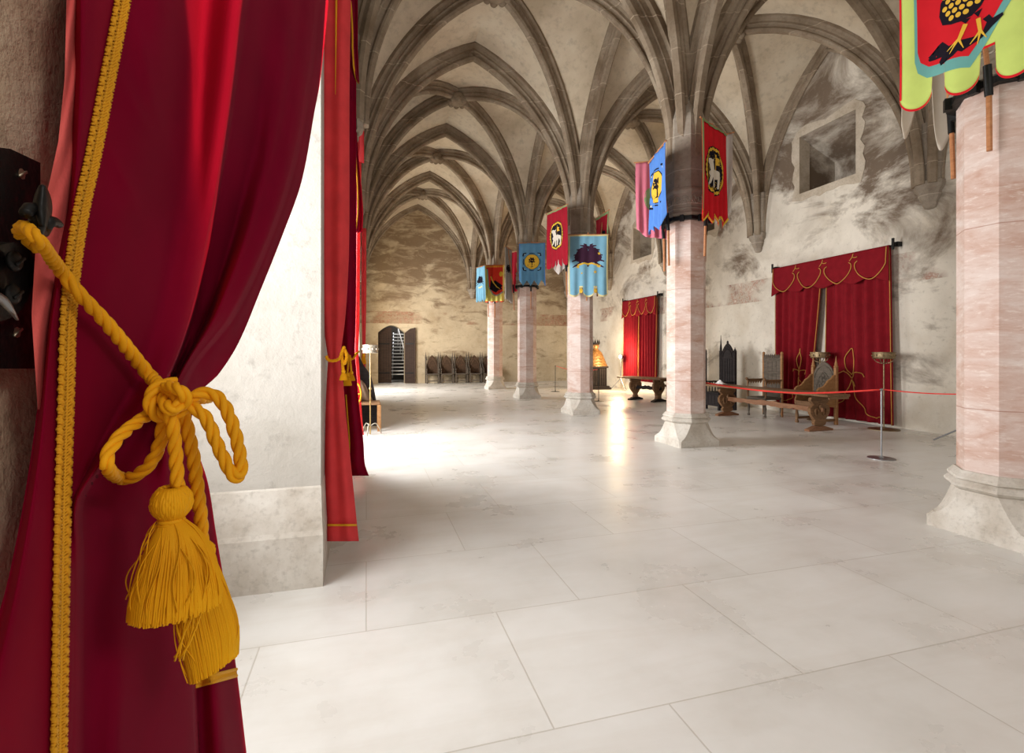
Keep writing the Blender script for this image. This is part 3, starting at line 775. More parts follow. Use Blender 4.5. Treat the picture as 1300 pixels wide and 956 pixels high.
t2,s2=bundle('window_curtain','bright red curtain with gold hem tied back against the white stone pier','dummy' and Z2,
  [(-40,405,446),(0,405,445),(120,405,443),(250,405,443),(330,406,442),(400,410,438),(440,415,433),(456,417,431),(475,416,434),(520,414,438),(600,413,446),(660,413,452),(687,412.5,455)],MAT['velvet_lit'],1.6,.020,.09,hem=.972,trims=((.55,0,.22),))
a=[P(x,y,Z2-.16) for x,y in ((414,452),(417,457),(424,458),(431,455),(434,447),(437,440))]; b=[P(x,y,Z2-.15) for x,y in ((436,440),(440,452),(437,462),(434,452),(437,441))]
cordage('gold cord tied round the bright red curtain beside the white pier',[a,b,[P(x,y,Z2-.14) for x,y in ((434,452),(435,464),(436,472))]],.011,[(P(436,469,Z2-.14),.05,.024)],P(430,455,Z2))
Z3=5.75
t3,s3=bundle('window_curtain','dark crimson curtain with trailing hem behind the bright red curtain',Z3,
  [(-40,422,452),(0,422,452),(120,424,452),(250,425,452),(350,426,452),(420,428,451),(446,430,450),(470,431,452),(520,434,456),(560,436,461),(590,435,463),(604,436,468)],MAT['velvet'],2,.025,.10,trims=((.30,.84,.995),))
a=[P(x,y,Z3-.16) for x,y in ((436,440),(441,449),(447,456),(452,450),(456,446))]
cordage('gold cord with a paired tassel hanging over the dark crimson curtain',[a,[P(x,y,Z3-.17) for x,y in ((442,450),(442,462),(441,474))],[P(x,y,Z3-.17) for x,y in ((444,451),(445,462),(446,472))]],.012,[(P(441,473,Z3-.19),.10,.042),(P(446,471,Z3-.15),.07,.036)],P(441,450,Z3))
Z4=7.6
t4,s4=bundle('window_curtain','narrow red curtain with a looped gold motif hanging beside the dark crimson one',Z4,
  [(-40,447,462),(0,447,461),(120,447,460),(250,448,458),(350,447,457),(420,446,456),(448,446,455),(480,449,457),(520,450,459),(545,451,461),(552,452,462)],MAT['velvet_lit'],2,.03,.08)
mb=MB(); mb.tube(spline([P(x,y,Z4-.16) for x,y in ((450,485),(455,488),(458,496),(458,505),(455,511),(453,503),(457,500))],6),.012,6); mb.tube(spline([P(x,y,Z4-.16) for x,y in ((456,509),(455,514),(454,519))],6),.012,6); build('gold_motif',mb,MAT['gold'],t4,smooth=True,world=True)
cordage('thin gold cord round the narrow red curtain with the looped motif',[[P(x,y,Z4-.17) for x,y in ((448,446),(451,449),(455,447))]],.012,[],P(451,448,Z4))
Z5=10.6
t5,s5=bundle('window_curtain','short strip of red curtain just above the pale metal drum stand',Z5,[(300,459,465),(380,459,465),(440,460,464),(452,459,464),(468,459.5,464)],MAT['velvet_lit'],2,.02,.05,ztop=4.1)
small_tassel(t5,P(461.5,449,Z5-.2),.16,.05)
# pelmet tails beside the window curtains
def pelmet(label,z,pts,seed):
    t=thing('curtain_pelmet',label,'pelmet',P(pts[-1][1],pts[-1][0],z),0,'red pelmets on the embrasures')
    L=[(a,b) for a,b,c in pts]; Rr=[(a,c) for a,b,c in pts]; y0,y1=pts[0][0],pts[-1][0]
    def s(u,v,l=0):
        y=lerp(y0,y1,v); x=lerp(keyed(L,y),keyed(Rr,y),u); return P(x,y,z-.10*math.sin(PI*u)-.03*math.sin(u*13+seed)-l)
    mb=MB(); mb.grid(s,24,40); build('cloth',mb,MAT['velvet'],t,smooth=True,world=True,solid=.006)
    mb=MB(); mb.tube([s(.25+.3*math.sin(v*PI*.9),v,.02) for v in [k/30 for k in range(31)]],.009,6); build('edge_braid',mb,MAT['gold'],t,smooth=True,world=True)
    mb=MB(); p=P((pts[0][1]+pts[0][2])/2,y0-6,z+.02); mb.rod(p-V((.0,.25,0)),p+V((0,.5,0)),.02); build('rod',mb,MAT['iron'],t,world=True)
pelmet('dark red pelmet tail high above the bright red curtain',4.9,[(-30,438,455),(0,438,454),(60,440,454),(85,444,455),(100,450,455.5),(106,455,456)],1)
pelmet('slim red pelmet tail hanging from an iron hook below the first pelmet',6.7,[(168,450,453),(200,449,455),(240,448,459),(270,448,461),(295,447,460)],2)

# ---------------------------------------------------------------- curtains on the right wall
def wall_curtain(label,X,YA,YB_,top,panels,valance,motif,loc):
    """YA = far edge, YB_ = near edge along the wall, panels = list of (u0top,u1top,u0bot,u1bot,bottom)"""
    t=thing('wall_curtain',label,'curtain',loc,0,'red curtains hung on the stone wall')
    W=YA-YB_
    surfs=[]
    for i,(a0,a1,b0,b1,bot) in enumerate(panels):
        def s(u,v,l=0,a0=a0,a1=a1,b0=b0,b1=b1,bot=bot,i=i):
            k=lerp(lerp(a0,b0,v**1.2),lerp(a1,b1,v**1.2),u); nf=6.2
            x=X-.05-l-(.032+.018*v)*math.sin(u*nf*2*PI+.7*math.sin(v*2.2+i)+i)-.012*math.sin(u*31+v*2)
            return V((x,YA-k*W,lerp(top-.02,bot,v)))
        surfs.append(s)
        mb=MB(); mb.grid(s,110,40); build('panel',mb,MAT['velvet_wall'],t,smooth=True,world=True,solid=.008)
        for u in (.012,.988):
            mb=MB(); mb.tube([s(u,j/50,.02) for j in range(51)],.008,6); build('edge_braid',mb,MAT['gold_thread'],t,smooth=True,world=True)
    def vs(u,d,l=0):
        fold=.03*math.sin(u*17+1)*d+.02*math.sin(u*41)*d
        return V((X-.14-l-fold-.03*d,YA+.02-u*(W+.04),top-d))
    if valance:
        vb=lambda u: valance+.05*math.cos(u*2*PI*4)+.03*(abs(u-.5)*2)**4
        mb=MB(); mb.grid(lambda u,v: vs(u,v*vb(u)),120,14); mb.grid(lambda u,v: vs(u,0)+V((v*.13,0,0)),40,1)
        va=build('valance',mb,MAT['velvet_wall'],t,smooth=True,world=True,solid=.008)
        n=4
        for k in range(n):
            u0,u1=k/n+.012,(k+1)/n-.012; um=(u0+u1)/2; pts=[]
            A=[(u0+.022 if k else u0,.20 if k else .02),(u0+.004,.25),(u0+.008,.36),(lerp(u0,u1,.22),.52),(um,.615),(lerp(u0,u1,.78),.52),(u1-.008,.36),(u1-.004,.25),(u1-.022 if k<n-1 else u1,.20 if k<n-1 else .02)]
            mb=MB(); mb.tube([vs(p.x,p.y,.022) for p in spline([(a,b,0) for a,b in A],8)],.009,6); build('gold_swag',mb,MAT['gold_thread'],t,smooth=True,world=True)
            if k:
                mb=MB(); c=k/n
                mb.tube([vs(p.x,p.y,.022) for p in spline([(c-.028,.17,0),(c-.008,.10,0),(c,.03,0)],6)],.008,6); mb.tube([vs(p.x,p.y,.022) for p in spline([(c-.006,.10,0),(c+.012,.12,0),(c+.032,.11,0)],6)],.008,6); build('gold_sprig',mb,MAT['gold_thread'],t,smooth=True,world=True)
    if motif:
        for s,um in motif:
            def q(du,h):
                # h height above floor -> v
                bot=s(.5,1).z; v=(top-.02-h)/(top-.02-bot); return s(min(.985,max(.015,um+du)),v,.03)
            for path in ([(0,1.0),(-.07,1.2),(-.085,1.45),(-.03,1.62),(0,1.68),(.03,1.62),(.085,1.45),(.07,1.2),(0,1.0)],
                         [(0,.92),(-.10,1.04),(-.17,1.03),(-.2,.96)],[(0,.92),(.10,1.04),(.17,1.0),(.17,.92)],
                         [(0,.9),(-.03,.7),(-.12,.5),(-.26,.33),(-.40,.28)],[(0,.9),(.06,.6),(.2,.28),(.36,.13),(.46,.16)],[(-.02,.88),(.05,.80),(.09,.76)]):
                mb=MB(); mb.tube([q(p.x,p.y) for p in spline([(a,b,0) for a,b in path],8)],.009,6); build('gold_motif',mb,MAT['gold_thread'],t,smooth=True,world=True)
    mb=MB(); mb.rod((X-.07,YA+.10,top-.01),(X-.07,YB_-.10,top-.01),.018)
    build('rod',mb,MAT['iron'],t,world=True)
    for y in (YA+.07,YB_-.07):
        mb=MB(); mb.box((X+.035,y,top+.02),(.12,.07,.09)); mb.box((X-.03,y,top+.03),(.12,.035,.03)); mb.box((X-.10,y,top+.02),(.03,.04,.22)); build('bracket',mb,MAT['iron'],t,world=True)
    return surfs
tl=onX(986.6,340,9.98); tr=onX(1133,316,9.98)
W=tl.y-tr.y
sf=wall_curtain('wide crimson curtain with gold swagged valance behind the carved throne',10.0,tl.y,tr.y,3.60,[(.0,.475,.02,.36,.12),(.51,1.0,.50,1.03,.06)],.62,None,V((9.9,(tl.y+tr.y)/2,0)))
cur=[o for o in COL.objects if o.name.startswith('wall_curtain') and o.parent is None][-1]
def motif(s,um,par,top=3.58):
    def q(du,h):
        bot=s(.5,1).z; v=(top-h)/(top-bot); return s(min(.985,max(.015,um+du)),v,.03)
    for path in ([(0,1.02),(-.055,1.15),(-.075,1.35),(-.03,1.52),(0,1.58),(.03,1.52),(.065,1.35),(.05,1.15),(0,1.02)],
                 [(0,.94),(-.05,1.06),(-.13,1.09),(-.19,1.04)],[(0,.94),(.06,1.06),(.14,1.06),(.18,.98)],
                 [(0,.92),(-.04,.7),(-.14,.45),(-.28,.32),(-.42,.30)],[(0,.92),(.07,.6),(.2,.30),(.33,.16),(.44,.2)],[(-.01,.90),(.05,.84),(.08,.78)]):
        mb=MB(); mb.tube([q(p.x,p.y) for p in spline([(a,b,0) for a,b in path],8)],.009,6); build('gold_motif',mb,MAT['gold_thread'],par,smooth=True,world=True)
motif(sf[0],.62,cur); motif(sf[1],.40,cur)
tl=onX(794,382,9.98); tr=onX(836,376,9.98)
sf=wall_curtain('far crimson curtain with pleats on the wall beside the bright floodlight',10.0,tl.y,tr.y,3.52,[(.0,.49,-.02,.49,.45),(.495,1.0,.495,.99,.40)],.62,None,V((9.9,(tl.y+tr.y)/2,.45)))
# ---------------------------------------------------------------- furniture: local front = -Y, origin on the floor
RW=-PI/2      # faces the hall from the right-hand wall
def pinnacle(mb,x,y,z,r,h):
    mb.lathe([(r,0),(r*1.3,.012),(r*1.3,.03),(r*.8,.045),(r*.95,.07),(r*.5,h*.5),(.004,h)],(x,y,z),8,PI/8)
def gothic_arch(w,h0,h1,n=10):
    """outline of a panel with a pointed-arch head; w half width"""
    R=(w*w+(h1-h0)**2)/(2*w); th=math.asin(min(1,(h1-h0)/R)); pts=[(-w,0),(w,0)]
    for k in range(n+1):
        a=th*k/n; pts.append((w-R*(1-math.cos(a)),h0+R*math.sin(a)))
    for k in range(n,-1,-1):
        a=th*k/n; pts.append((-w+R*(1-math.cos(a)),h0+R*math.sin(a)))
    return pts
def legs4(t,mat,w,d,h,r=.025,turn=True):
    for sx in(-1,1):
        for sy in(-1,1):
            mb=MB()
            if turn: mb.lathe([(r*1.1,0),(r*1.3,.02),(r*.7,.06),(r,.12),(r*1.2,h*.5),(r*.8,h*.7),(r*1.15,h*.85),(r*1.1,h)],(sx*w,sy*d,0),10)
            else: mb.box((sx*w,sy*d,h/2),(r*2,r*2,h),bev=.004)
            build('leg',mb,mat,t,smooth=turn,autos=40)
def black_throne(label,loc,rz):
    t=thing('gothic_armchair',label,'chair',loc,rz,'carved high-backed chairs'); m=MAT['ebony']
    mb=MB(); mb.span((-.27,-.24,.10),(.27,.24,.42),bev=.01); mb.span((-.29,-.27,.42),(.29,.25,.46),bev=.01)
    for k in range(4): mb.box((-.2+k*.133,-.245,.26),(.10,.012,.24),bev=.005)
    build('seat_box',mb,m,t)
    legs4(t,m,.25,.22,.10,.028,False)
    mb=MB(); mb.prism(gothic_arch(.24,1.22,1.64),(0,.25,.10),(1,0,0),(0,0,1),.035)
    for k in range(5): mb.box((-.18+k*.09,.228,.95),(.012,.02,.75),bev=.004)
    pa=gothic_arch(.18,1.25,1.48); mb.tube([V((x,.225,z+.10)) for x,z in pa[2:]],.014,6)
    for k in range(4): mb.ball((-.2+.06*k,.24,1.50+.05*k),.03,8,6); mb.ball((.2-.06*k,.24,1.50+.05*k),.03,8,6)
    mb.ball((0,.245,1.75),.035,8,6,(1,.6,1.5))
    build('backrest',mb,m,t,smooth=True,autos=35)
    for sx,hh in((-1,.46),(1,.12)):
        mb=MB(); mb.span((sx*.27-.03,.215,0),(sx*.27+.03,.285,1.50),bev=.006); pinnacle(mb,sx*.27,.25,1.50,.035,hh); build('back_post',mb,m,t)
        mb=MB(); mb.box((sx*.27,-.02,.72),(.05,.46,.035),bev=.01); mb.ball((sx*.27,-.25,.74),.045,10,8)
        for k in range(5): mb.lathe([(.012,0),(.018,.08),(.01,.13),(.018,.2),(.012,.26)],(sx*.27,-.2+k*.09,.45),8)
        mb.tube([V((sx*.27,.02+.13*math.cos(a),.60+.13*math.sin(a))) for a in [PI*k/12 for k in range(13)]],.014,6)
        build('armrest',mb,m,t,smooth=True,autos=40)
    return t
def crested_chair(label,loc,rz):
    t=thing('oak_armchair',label,'chair',loc,rz,'carved high-backed chairs'); m=MAT['oak_grey']
    mb=MB(); mb.span((-.29,-.25,.40),(.29,.25,.45),bev=.01); mb.span((-.28,-.255,.30),(.28,-.235,.40)); build('seat',mb,m,t)
    mb=MB(); mb.span((-.25,.215,.45),(.25,.24,1.34)); 
    for z in (.50,1.02,1.32): mb.box((0,.215,z),(.5,.03,.05),bev=.006)
    for k in range(1,4): mb.box((-.25+k*.125,.213,.9),(.006,.01,.85))
    build('backrest',mb,m,t)
    mb=MB()
    for k in range(9):
        x=-.24+k*.06; mb.lathe([(.022,0),(.03,.03),(.012,.05),(.022,.07),(.003,.11)],(x,.23,1.345),6)
    for k in range(8): mb.tube([V((-.21+k*.06+.028*math.cos(a),.23,1.36+.04*math.sin(a))) for a in [PI*q/8 for q in range(9)]],.009,5)
    mb.span((-.26,.205,1.33),(.26,.25,1.36)); build('cresting',mb,m,t,smooth=True,autos=40)
    for sx in(-1,1):
        mb=MB(); mb.box((sx*.275,.23,.72),(.05,.05,1.44),bev=.006); mb.ball((sx*.275,.23,1.47),.032,10,8,(1,1,1.3)); build('back_post',mb,MAT['oak_light'],t)
        mb=MB(); mb.box((sx*.28,-.02,.85),(.045,.5,.035),bev=.01)
        n=6; pts=[(-.22,.0)]+[p for k in range(n) for p in ((-.22+.07*k,-.02),(-.22+.07*k+.035,-.085))]+[(-.22+.07*n,-.02),(-.22+.07*n,0)]
        mb.prism(pts[::-1],(sx*.28,-.02,.84),(0,1,0),(0,0,1),.02); mb.ball((sx*.28,-.26,.87),.035,10,8)
        build('armrest',mb,MAT['oak'],t)
        mb=MB(); mb.lathe([(.025,0),(.018,.05),(.026,.12),(.016,.26),(.022,.39)],(sx*.28,-.23,.45),8); build('arm_support',mb,MAT['oak'],t,smooth=True,autos=40)
    legs4(t,m,.26,.22,.40,.024)
    return t
def box_throne(label,loc,rz):
    t=thing('carved_throne',label,'chair',loc,rz,'carved high-backed chairs'); m=MAT['oak']; l=MAT['oak_light']
    mb=MB(); mb.span((-.27,-.27,.44),(.27,.2,.475),bev=.008); mb.span((-.25,-.25,.34),(.25,-.22,.44)); build('seat',mb,m,t)
    for sx in(-1,1):
        mb=MB(); mb.lathe([(.035,0),(.04,.03),(.024,.08),(.036,.16),(.024,.26),(.034,.36),(.03,.44)],(sx*.25,-.23,0),10); build('leg',mb,m,t,smooth=True,autos=40)
        mb=MB(); mb.box((sx*.27,0,.10),(.035,.44,.05),bev=.005); build('stretcher',mb,m,t)
    mb=MB(); mb.prism(gothic_arch(.25,.58,.92),(0,.235,.38),(1,0,0),(0,0,1),.03)
    for w,h in ((.22,.84),(.15,.70)):
        pa=gothic_arch(w,h-.28,h); mb.tube([V((x,.215,z+.38)) for x,z in pa[2:]],.014,6)
    for k in range(7):          # tracery
        a=2*PI*k/7; mb.tube([V((.075*math.cos(a)+.045*math.cos(b),.215,.92+.075*math.sin(a)+.045*math.sin(b))) for b in [2*PI*q/12 for q in range(13)]],.009,5)
    for k in range(6): mb.box((-.17+k*.068,.215,.66),(.012,.016,.30))
    build('backrest',mb,MAT['oak_grey'],t,smooth=True,autos=35)
    for sx in(-1,1):
        mb=MB(); mb.span((sx*.275-.03,.205,0),(sx*.275+.03,.27,1.18),bev=.006); pinnacle(mb,sx*.275,.238,1.18,.034,.24); build('back_post',mb,l,t)
        mb=MB(); prof=[(.20,.36),(.20,1.02),(.16,1.0),(.10,.94),(.02,.90),(-.05,.82),(-.12,.77),(-.20,.76),(-.26,.71),(-.27,.64),(-.22,.58),(-.25,.50),(-.25,.40)]
        mb.prism(prof,(sx*.275,0,0),(0,1,0),(0,0,1),.03)
        mb.tube([V((sx*.275,y,z)) for y,z in prof[1:9]],.02,6); mb.tube([V((sx*.295,-.02+.1*math.cos(a),.62+.1*math.sin(a))) for a in [2*PI*q/16 for q in range(17)]],.012,5)
        build('side_panel',mb,l,t,smooth=True,autos=35)  # lighter oak: the orange light on the sides is put into their colour
    return t
def stall(label,loc,rz):
    t=thing('stall_seat',label,'chair',loc,rz,'gothic stall seats along the end wall'); m=MAT['oak_grey']
    mb=MB(); mb.span((-.28,-.25,.42),(.28,.2,.47),bev=.008); build('seat',mb,m,t)
    mb=MB(); mb.prism(gothic_arch(.27,.32,.92),(0,.2,.44),(1,0,0),(0,0,1),.03)
    for w in (.24,.16):
        pa=gothic_arch(w,.30,.30+w*2.2); mb.tube([V((x,.18,z+.44)) for x,z in pa[2:]],.014,6)
    for k in range(5): mb.box((-.16+k*.08,.18,.68),(.012,.016,.45))
    build('backrest',mb,MAT['stall_oak'],t,smooth=True,autos=35)
    for sx in(-1,1):
        mb=MB(); mb.span((sx*.30-.03,.16,0),(sx*.30+.03,.23,1.22),bev=.006); pinnacle(mb,sx*.30,.195,1.22,.035,.30); pinnacle(mb,sx*.25,.195,1.10,.02,.2); build('back_post',mb,m,t)
        mb=MB(); mb.prism([(.16,.44),(.16,.98),(.10,.90),(.02,.76),(-.12,.72),(-.22,.70),(-.24,.64),(-.2,.60),(-.2,.44)],(sx*.30,0,0),(0,1,0),(0,0,1),.04); build('armrest',mb,m,t)
        mb=MB(); mb.box((sx*.27,-.2,.21),(.05,.05,.42),bev=.005); build('leg',mb,m,t)
    mb=MB(); mb.span((-.28,-.22,.10),(.28,-.18,.15)); build('stretcher',mb,m,t)
    return t
def trestle_table(label,corner,rz,L,W,mats,style,legs,top=.72):
    """corner is the near-left corner on plan; length runs along local +Y"""
    t=thing('trestle_table',label,'table',(corner[0],corner[1],0),rz,'long oak trestle tables'); m,ml=mats
    mb=MB(); n=4
    for k in range(n): mb.box(((k+.5)*W/n,L/2,top-.022),(W/n-.003,L,.044),bev=.005)
    mb.span((.04,.0,top-.085),(W-.04,.03,top-.045)); build('tabletop',mb,m,t)
    for y in legs:
        mb=MB(); c=W/2
        if style=='lyre':
            half=[(.05,.09),(.13,.11),(.15,.16),(.12,.20),(.17,.25),(.235,.33),(.245,.42),(.20,.48),(.15,.50),(.19,.54),(.235,.58),(.22,top-.09),(.1,top-.05)]
        else:
            half=[(.10,.09),(.10,.13),(.065,.16),(.09,.21),(.17,.29),(.245,.38),(.265,.47),(.245,.54),(.20,.58),(.24,.62),(.235,top-.05)]
        poly=[(x,z) for x,z in half]+[(-x,z) for x,z in half[::-1]]
        mb.prism(poly,(c,y,0),(1,0,0),(0,0,1),.065)
        # carved front: raised scrolls and a boss
        for s in(-1,1):
            for yy in (y-.045,y+.045):
                mb.tube([V((c+s*(.10+.055*math.cos(a)*(1-a/20)),yy,.36+.07*math.sin(a))) for a in [q*.45 for q in range(16)]],.014,6)
        mb.ball((c,y-.045,.44),.05,10,8,(1,.5,1.3)); mb.ball((c,y+.045,.44),.05,10,8,(1,.5,1.3))
        tr=build('trestle',mb,m,t,smooth=True,autos=35)
        mb=MB(); mb.prism([(-.30,0),(.30,0),(.30,.035),(.24,.05),(.10,.09),(-.10,.09),(-.24,.05),(-.30,.035)],(c,y,0),(1,0,0),(0,0,1),.11); build('foot',mb,ml,tr)
    mb=MB(); n=24; y0,y1=legs[0]-.10,legs[-1]+.10
    pts=[(y0+(y1-y0)*k/n,.37-.02*abs(math.sin(k/n*PI*4))-(.012 if k%2 else 0)) for k in range(n+1)]+[(y1,.445),(lerp(y0,y1,.62),.445),(lerp(y0,y1,.56),.47),(lerp(y0,y1,.5),.45),(lerp(y0,y1,.44),.47),(lerp(y0,y1,.38),.445),(y0,.445)]
    mb.prism(pts,(W/2,0,0),(0,1,0),(0,0,1),.045); build('stretcher',mb,ml,t)
    return t
# the long table in front of the throne, slightly askew
nearL=P(1051,502,9.15); nearR=P(1091,502,9.15); farL=P(898,488,(EYE-.72)*F/41)
d=V((farL.x-nearL.x,farL.y-nearL.y,0)); rz=math.atan2(-d.x,d.y)
trestle_table('long oak trestle table with lyre legs in front of the carved throne',(nearL.x,nearL.y),rz,3.35,.56,(MAT['oak'],MAT['oak_red']),'lyre',[.42,2.85],.72)
a=P(783,478,16.1); rz2=math.atan2(.33,.945)
trestle_table('far oak trestle table with urn-shaped legs below the pleated curtain',(a.x+.33*1.7,a.y-.945*1.7),rz2,1.7,.72,(MAT['oak'],MAT['ebony']),'urn',[.35,1.25],.72)
box_throne('carved throne with a pointed-arch back and orange-lit sides at the table end',(9.06,8.40,0),RW)
crested_chair('grey-brown oak armchair with a spiked crest and square back',(8.98,9.72,0),RW)
black_throne('tall blackened gothic armchair with one long pinnacle',(8.9,11.18,0),RW)
black_throne('blackened armchair almost hidden behind the second column',(9.0,12.5,0),RW)
# stalls at the back wall
x0=onY(540,487,24.2).x; x1=onY(558.5,487,24.2).x; w=x1-x0
sl=['first of five stall seats in the row, next to the open door','second stall seat from the open door, dark arched back','middle seat of the row of five gothic stalls','fourth stall seat from the open door, pointed arch back','last stall seat of the row, half behind a column base']
s0=stall(sl[0],(x0+w/2,24.25,0),0)
for k in range(1,5): dup(s0,(x0+w/2+w*k,24.25,0),0,sl[k])
# rounded chair behind the far table
def round_chair(label,loc,rz):
    t=thing('round_back_chair',label,'chair',loc,rz,'carved high-backed chairs'); m=MAT['oak_red']
    mb=MB(); mb.span((-.25,-.22,.42),(.25,.22,.46),bev=.01); build('seat',mb,m,t)
    mb=MB(); mb.prism([(-.26,0),(.26,0),(.26,.25),(.2,.37),(.1,.44),(-.1,.44),(-.2,.37),(-.26,.25)],(0,.21,.46),(1,0,0),(0,0,1),.04); build('backrest',mb,m,t)
    legs4(t,m,.22,.19,.42)
round_chair('reddish chair with a rounded back peeping over the far table',(9.02,13.95,0),RW-.2)
# folded paper sign left on the table
pc=P(913.5,490,12.0); pc.z=.721
t=thing('paper_sheet','crumpled white paper lying on the long table top','paper',pc)
mb=MB(); rnd=random.Random(2)
H={}
def pf(u,v):
    k=(round(u*8),round(v*6))
    if k not in H: H[k]=rnd.uniform(0,.018)
    return V(((u-.5)*.22*(1-.3*v*0),(v-.5)*.28,.012+H[k]+.11*math.exp(-((u-.5)**2+(v-.45)**2)*14)))
mb.grid(pf,8,6); build('sheet',mb,MAT['paper'],t,solid=.002)
# ---------------------------------------------------------------- stands, ropes, lamps
def drum_stand(label,loc,h,r,dh,pole_m,drum_m,foot,group='metal drum-topped candle stands'):
    t=thing('candle_stand',label,'candle stand',loc,0,group)
    mb=MB(); mb.lathe([(.012,.01),(.012,h-dh)],n=10); mb.lathe([(.02,h*.5),(.026,h*.5+.02),(.02,h*.5+.04)],n=10); build('pole',mb,pole_m,t,smooth=True,autos=40)
    mb=MB(); mb.lathe([(r*.96,h-dh),(r,h-dh+.012),(r*.98,h-dh+.02),(r*.98,h-.02),(r*1.03,h-.012),(r*1.03,h),(r*.9,h),(r*.88,h-.03)],n=28)
    for k in range(10): a=2*PI*k/10; mb.ball((r*math.cos(a),r*math.sin(a),h-dh/2),.018,8,6)
    build('drum',mb,drum_m,t,smooth=True,autos=40)
    if foot=='ring':
        for k in range(2):
            mb=MB(); a0=PI/2*k+.3; mb.tube([V((r*.85*math.cos(b)*math.cos(a0),r*.85*math.cos(b)*math.sin(a0),h-dh-.09*math.sin(-b)*-1)) for b in [PI*q/14 for q in range(15)]],.008,6); build('brace',mb,pole_m,t,smooth=True)
        mb=MB(); mb.lathe([(.26,0),(.26,.012),(.20,.022),(.03,.03),(.014,.05)],n=28); build('base',mb,drum_m,t,smooth=True,autos=40)
    else:
        for k in range(3):
            a=2*PI*k/3+.25; mb=MB(); mb.tube(spline([(0.01*math.cos(a),.01*math.sin(a),.17),(.10*math.cos(a),.10*math.sin(a),.20),(.17*math.cos(a),.17*math.sin(a),.10),(.20*math.cos(a),.20*math.sin(a),.012)],8),.011,8); build('leg',mb,drum_m,t,smooth=True)
p=onF(1128,545); drum_stand('dark bronze drum stand in front of the wall curtain beside the stone wall',(p.x-.12,p.y,0),1.5,.19,.13,MAT['bronze'],MAT['bronze'],'ring')
drum_stand('dark bronze drum stand rising behind the carved throne',(9.60,8.78,0),1.5,.19,.13,MAT['bronze'],MAT['bronze'],'ring')
p=onF(470,552); drum_stand('pale metal drum stand on a slim brass pole by the left wall',(p.x,p.y,0),1.63,.135,.15,MAT['brass'],MAT['pewter'],'tripod')
def stanchion(label,px,py,h=.97,mat='steel'):
    p=onF(px,py); t=thing('rope_stanchion',label,'stanchion',(p.x,p.y,0),0,'slim metal rope stanchions')
    mb=MB(); mb.lathe([(.011,.01),(.011,h)],n=10); mb.ball((0,0,h),.02,10,8); build('post',mb,MAT[mat],t,smooth=True,autos=40)
    mb=MB(); mb.lathe([(.17,0),(.17,.008),(.03,.014),(.014,.04)],n=24); build('base',mb,MAT[mat],t,smooth=True,autos=40)
    return V((p.x,p.y,h))
s1=stanchion('slim steel stanchion on the bare floor in front of the red wall curtain',1119,582)
s2_=stanchion('thin dark stanchion in front of the end wall beyond the columns',705,497,mat='iron')
s3_=stanchion('thin dark stanchion before the gilded bell-shaped figure',760,509.5,mat='iron')
s4_=stanchion('steel stanchion hidden behind the nearest marble column',1262,596)
def barrier(label,a,b,sag,r,cat='barrier rope'):
    t=MB(); pts=[lerp(a,b,k/24)-V((0,0,sag*math.sin(PI*k/24))) for k in range(25)]; t.tube(pts,r,7)
    o=build('barrier_rope',t,MAT['red_rope'],smooth=True); tag(o,label,cat,'red barrier ropes')
colp=V((XC+.34,7.18-.05,.99))
barrier('red barrier rope running from the second column past the long table to a stanchion',colp+V((.012,0,0)),s1+V((-.035,0,.0)),.10,.013)
barrier('red barrier rope between the steel stanchion and the nearest column',s1+V((.035,0,0)),s4_+V((-.035,0,0)),.03,.008)
barrier('thin red rope between the two far dark stanchions',s2_+V((.035,0,0)),s3_-V((.035,0,0)),.10,.008)
def floodlight(label,loc,h,aim,lit,legr=.55,rot=0):
    t=thing('floodlight_stand',label,'floodlight',loc,0,'floodlights on tripod stands')
    mb=MB(); mb.lathe([(.016,.25),(.016,h*.6),(.012,h*.6),(.012,h)],n=10); build('pole',mb,MAT['steel'],t,smooth=True,autos=40)
    for k in range(3):
        a=rot+2*PI*k/3; mb=MB(); mb.rod((0,0,.48),(legr*math.cos(a),legr*math.sin(a),.015),.013,8); mb.rod((0,0,.27),(legr*.5*math.cos(a),legr*.5*math.sin(a),.255),.008,6); build('leg',mb,MAT['steel'],t)
    d=V(aim).normalized(); M=d.to_track_quat('Z','Y').to_matrix().to_4x4()
    mb=MB(); mb.lathe([(.05,-.10),(.075,-.08),(.085,0),(.10,.05),(.095,.05),(.08,.0)],n=20,M=M,c=(0,0,h+.05)); hd=build('lamp_head',mb,MAT['iron'],t,smooth=True,autos=40)
    mb=MB(); mb.ball(V((0,0,h+.05))+d*.03,.06,14,10); build('bulb',mb,lit,hd,smooth=True)
BULB=m_emit('lit_bulb',(1,.78,.45),60)
lp=onX(788,453,9.55); floodlight('lit floodlight on a tripod beside the far red curtain',(lp.x,lp.y,0),lp.z-.05,(-.85,-.5,.05),BULB,.4,.5)
fp=onF(1185,559.5); fc=V((9.62,5.62,0)); ang=math.atan2(fp.y-fc.y,fp.x-fc.x)
floodlight('floodlight stand whose leg pokes out beside the nearest column',fc,1.5,(-.4,.3,.8),MAT['glass'],(fp-fc).length,ang)
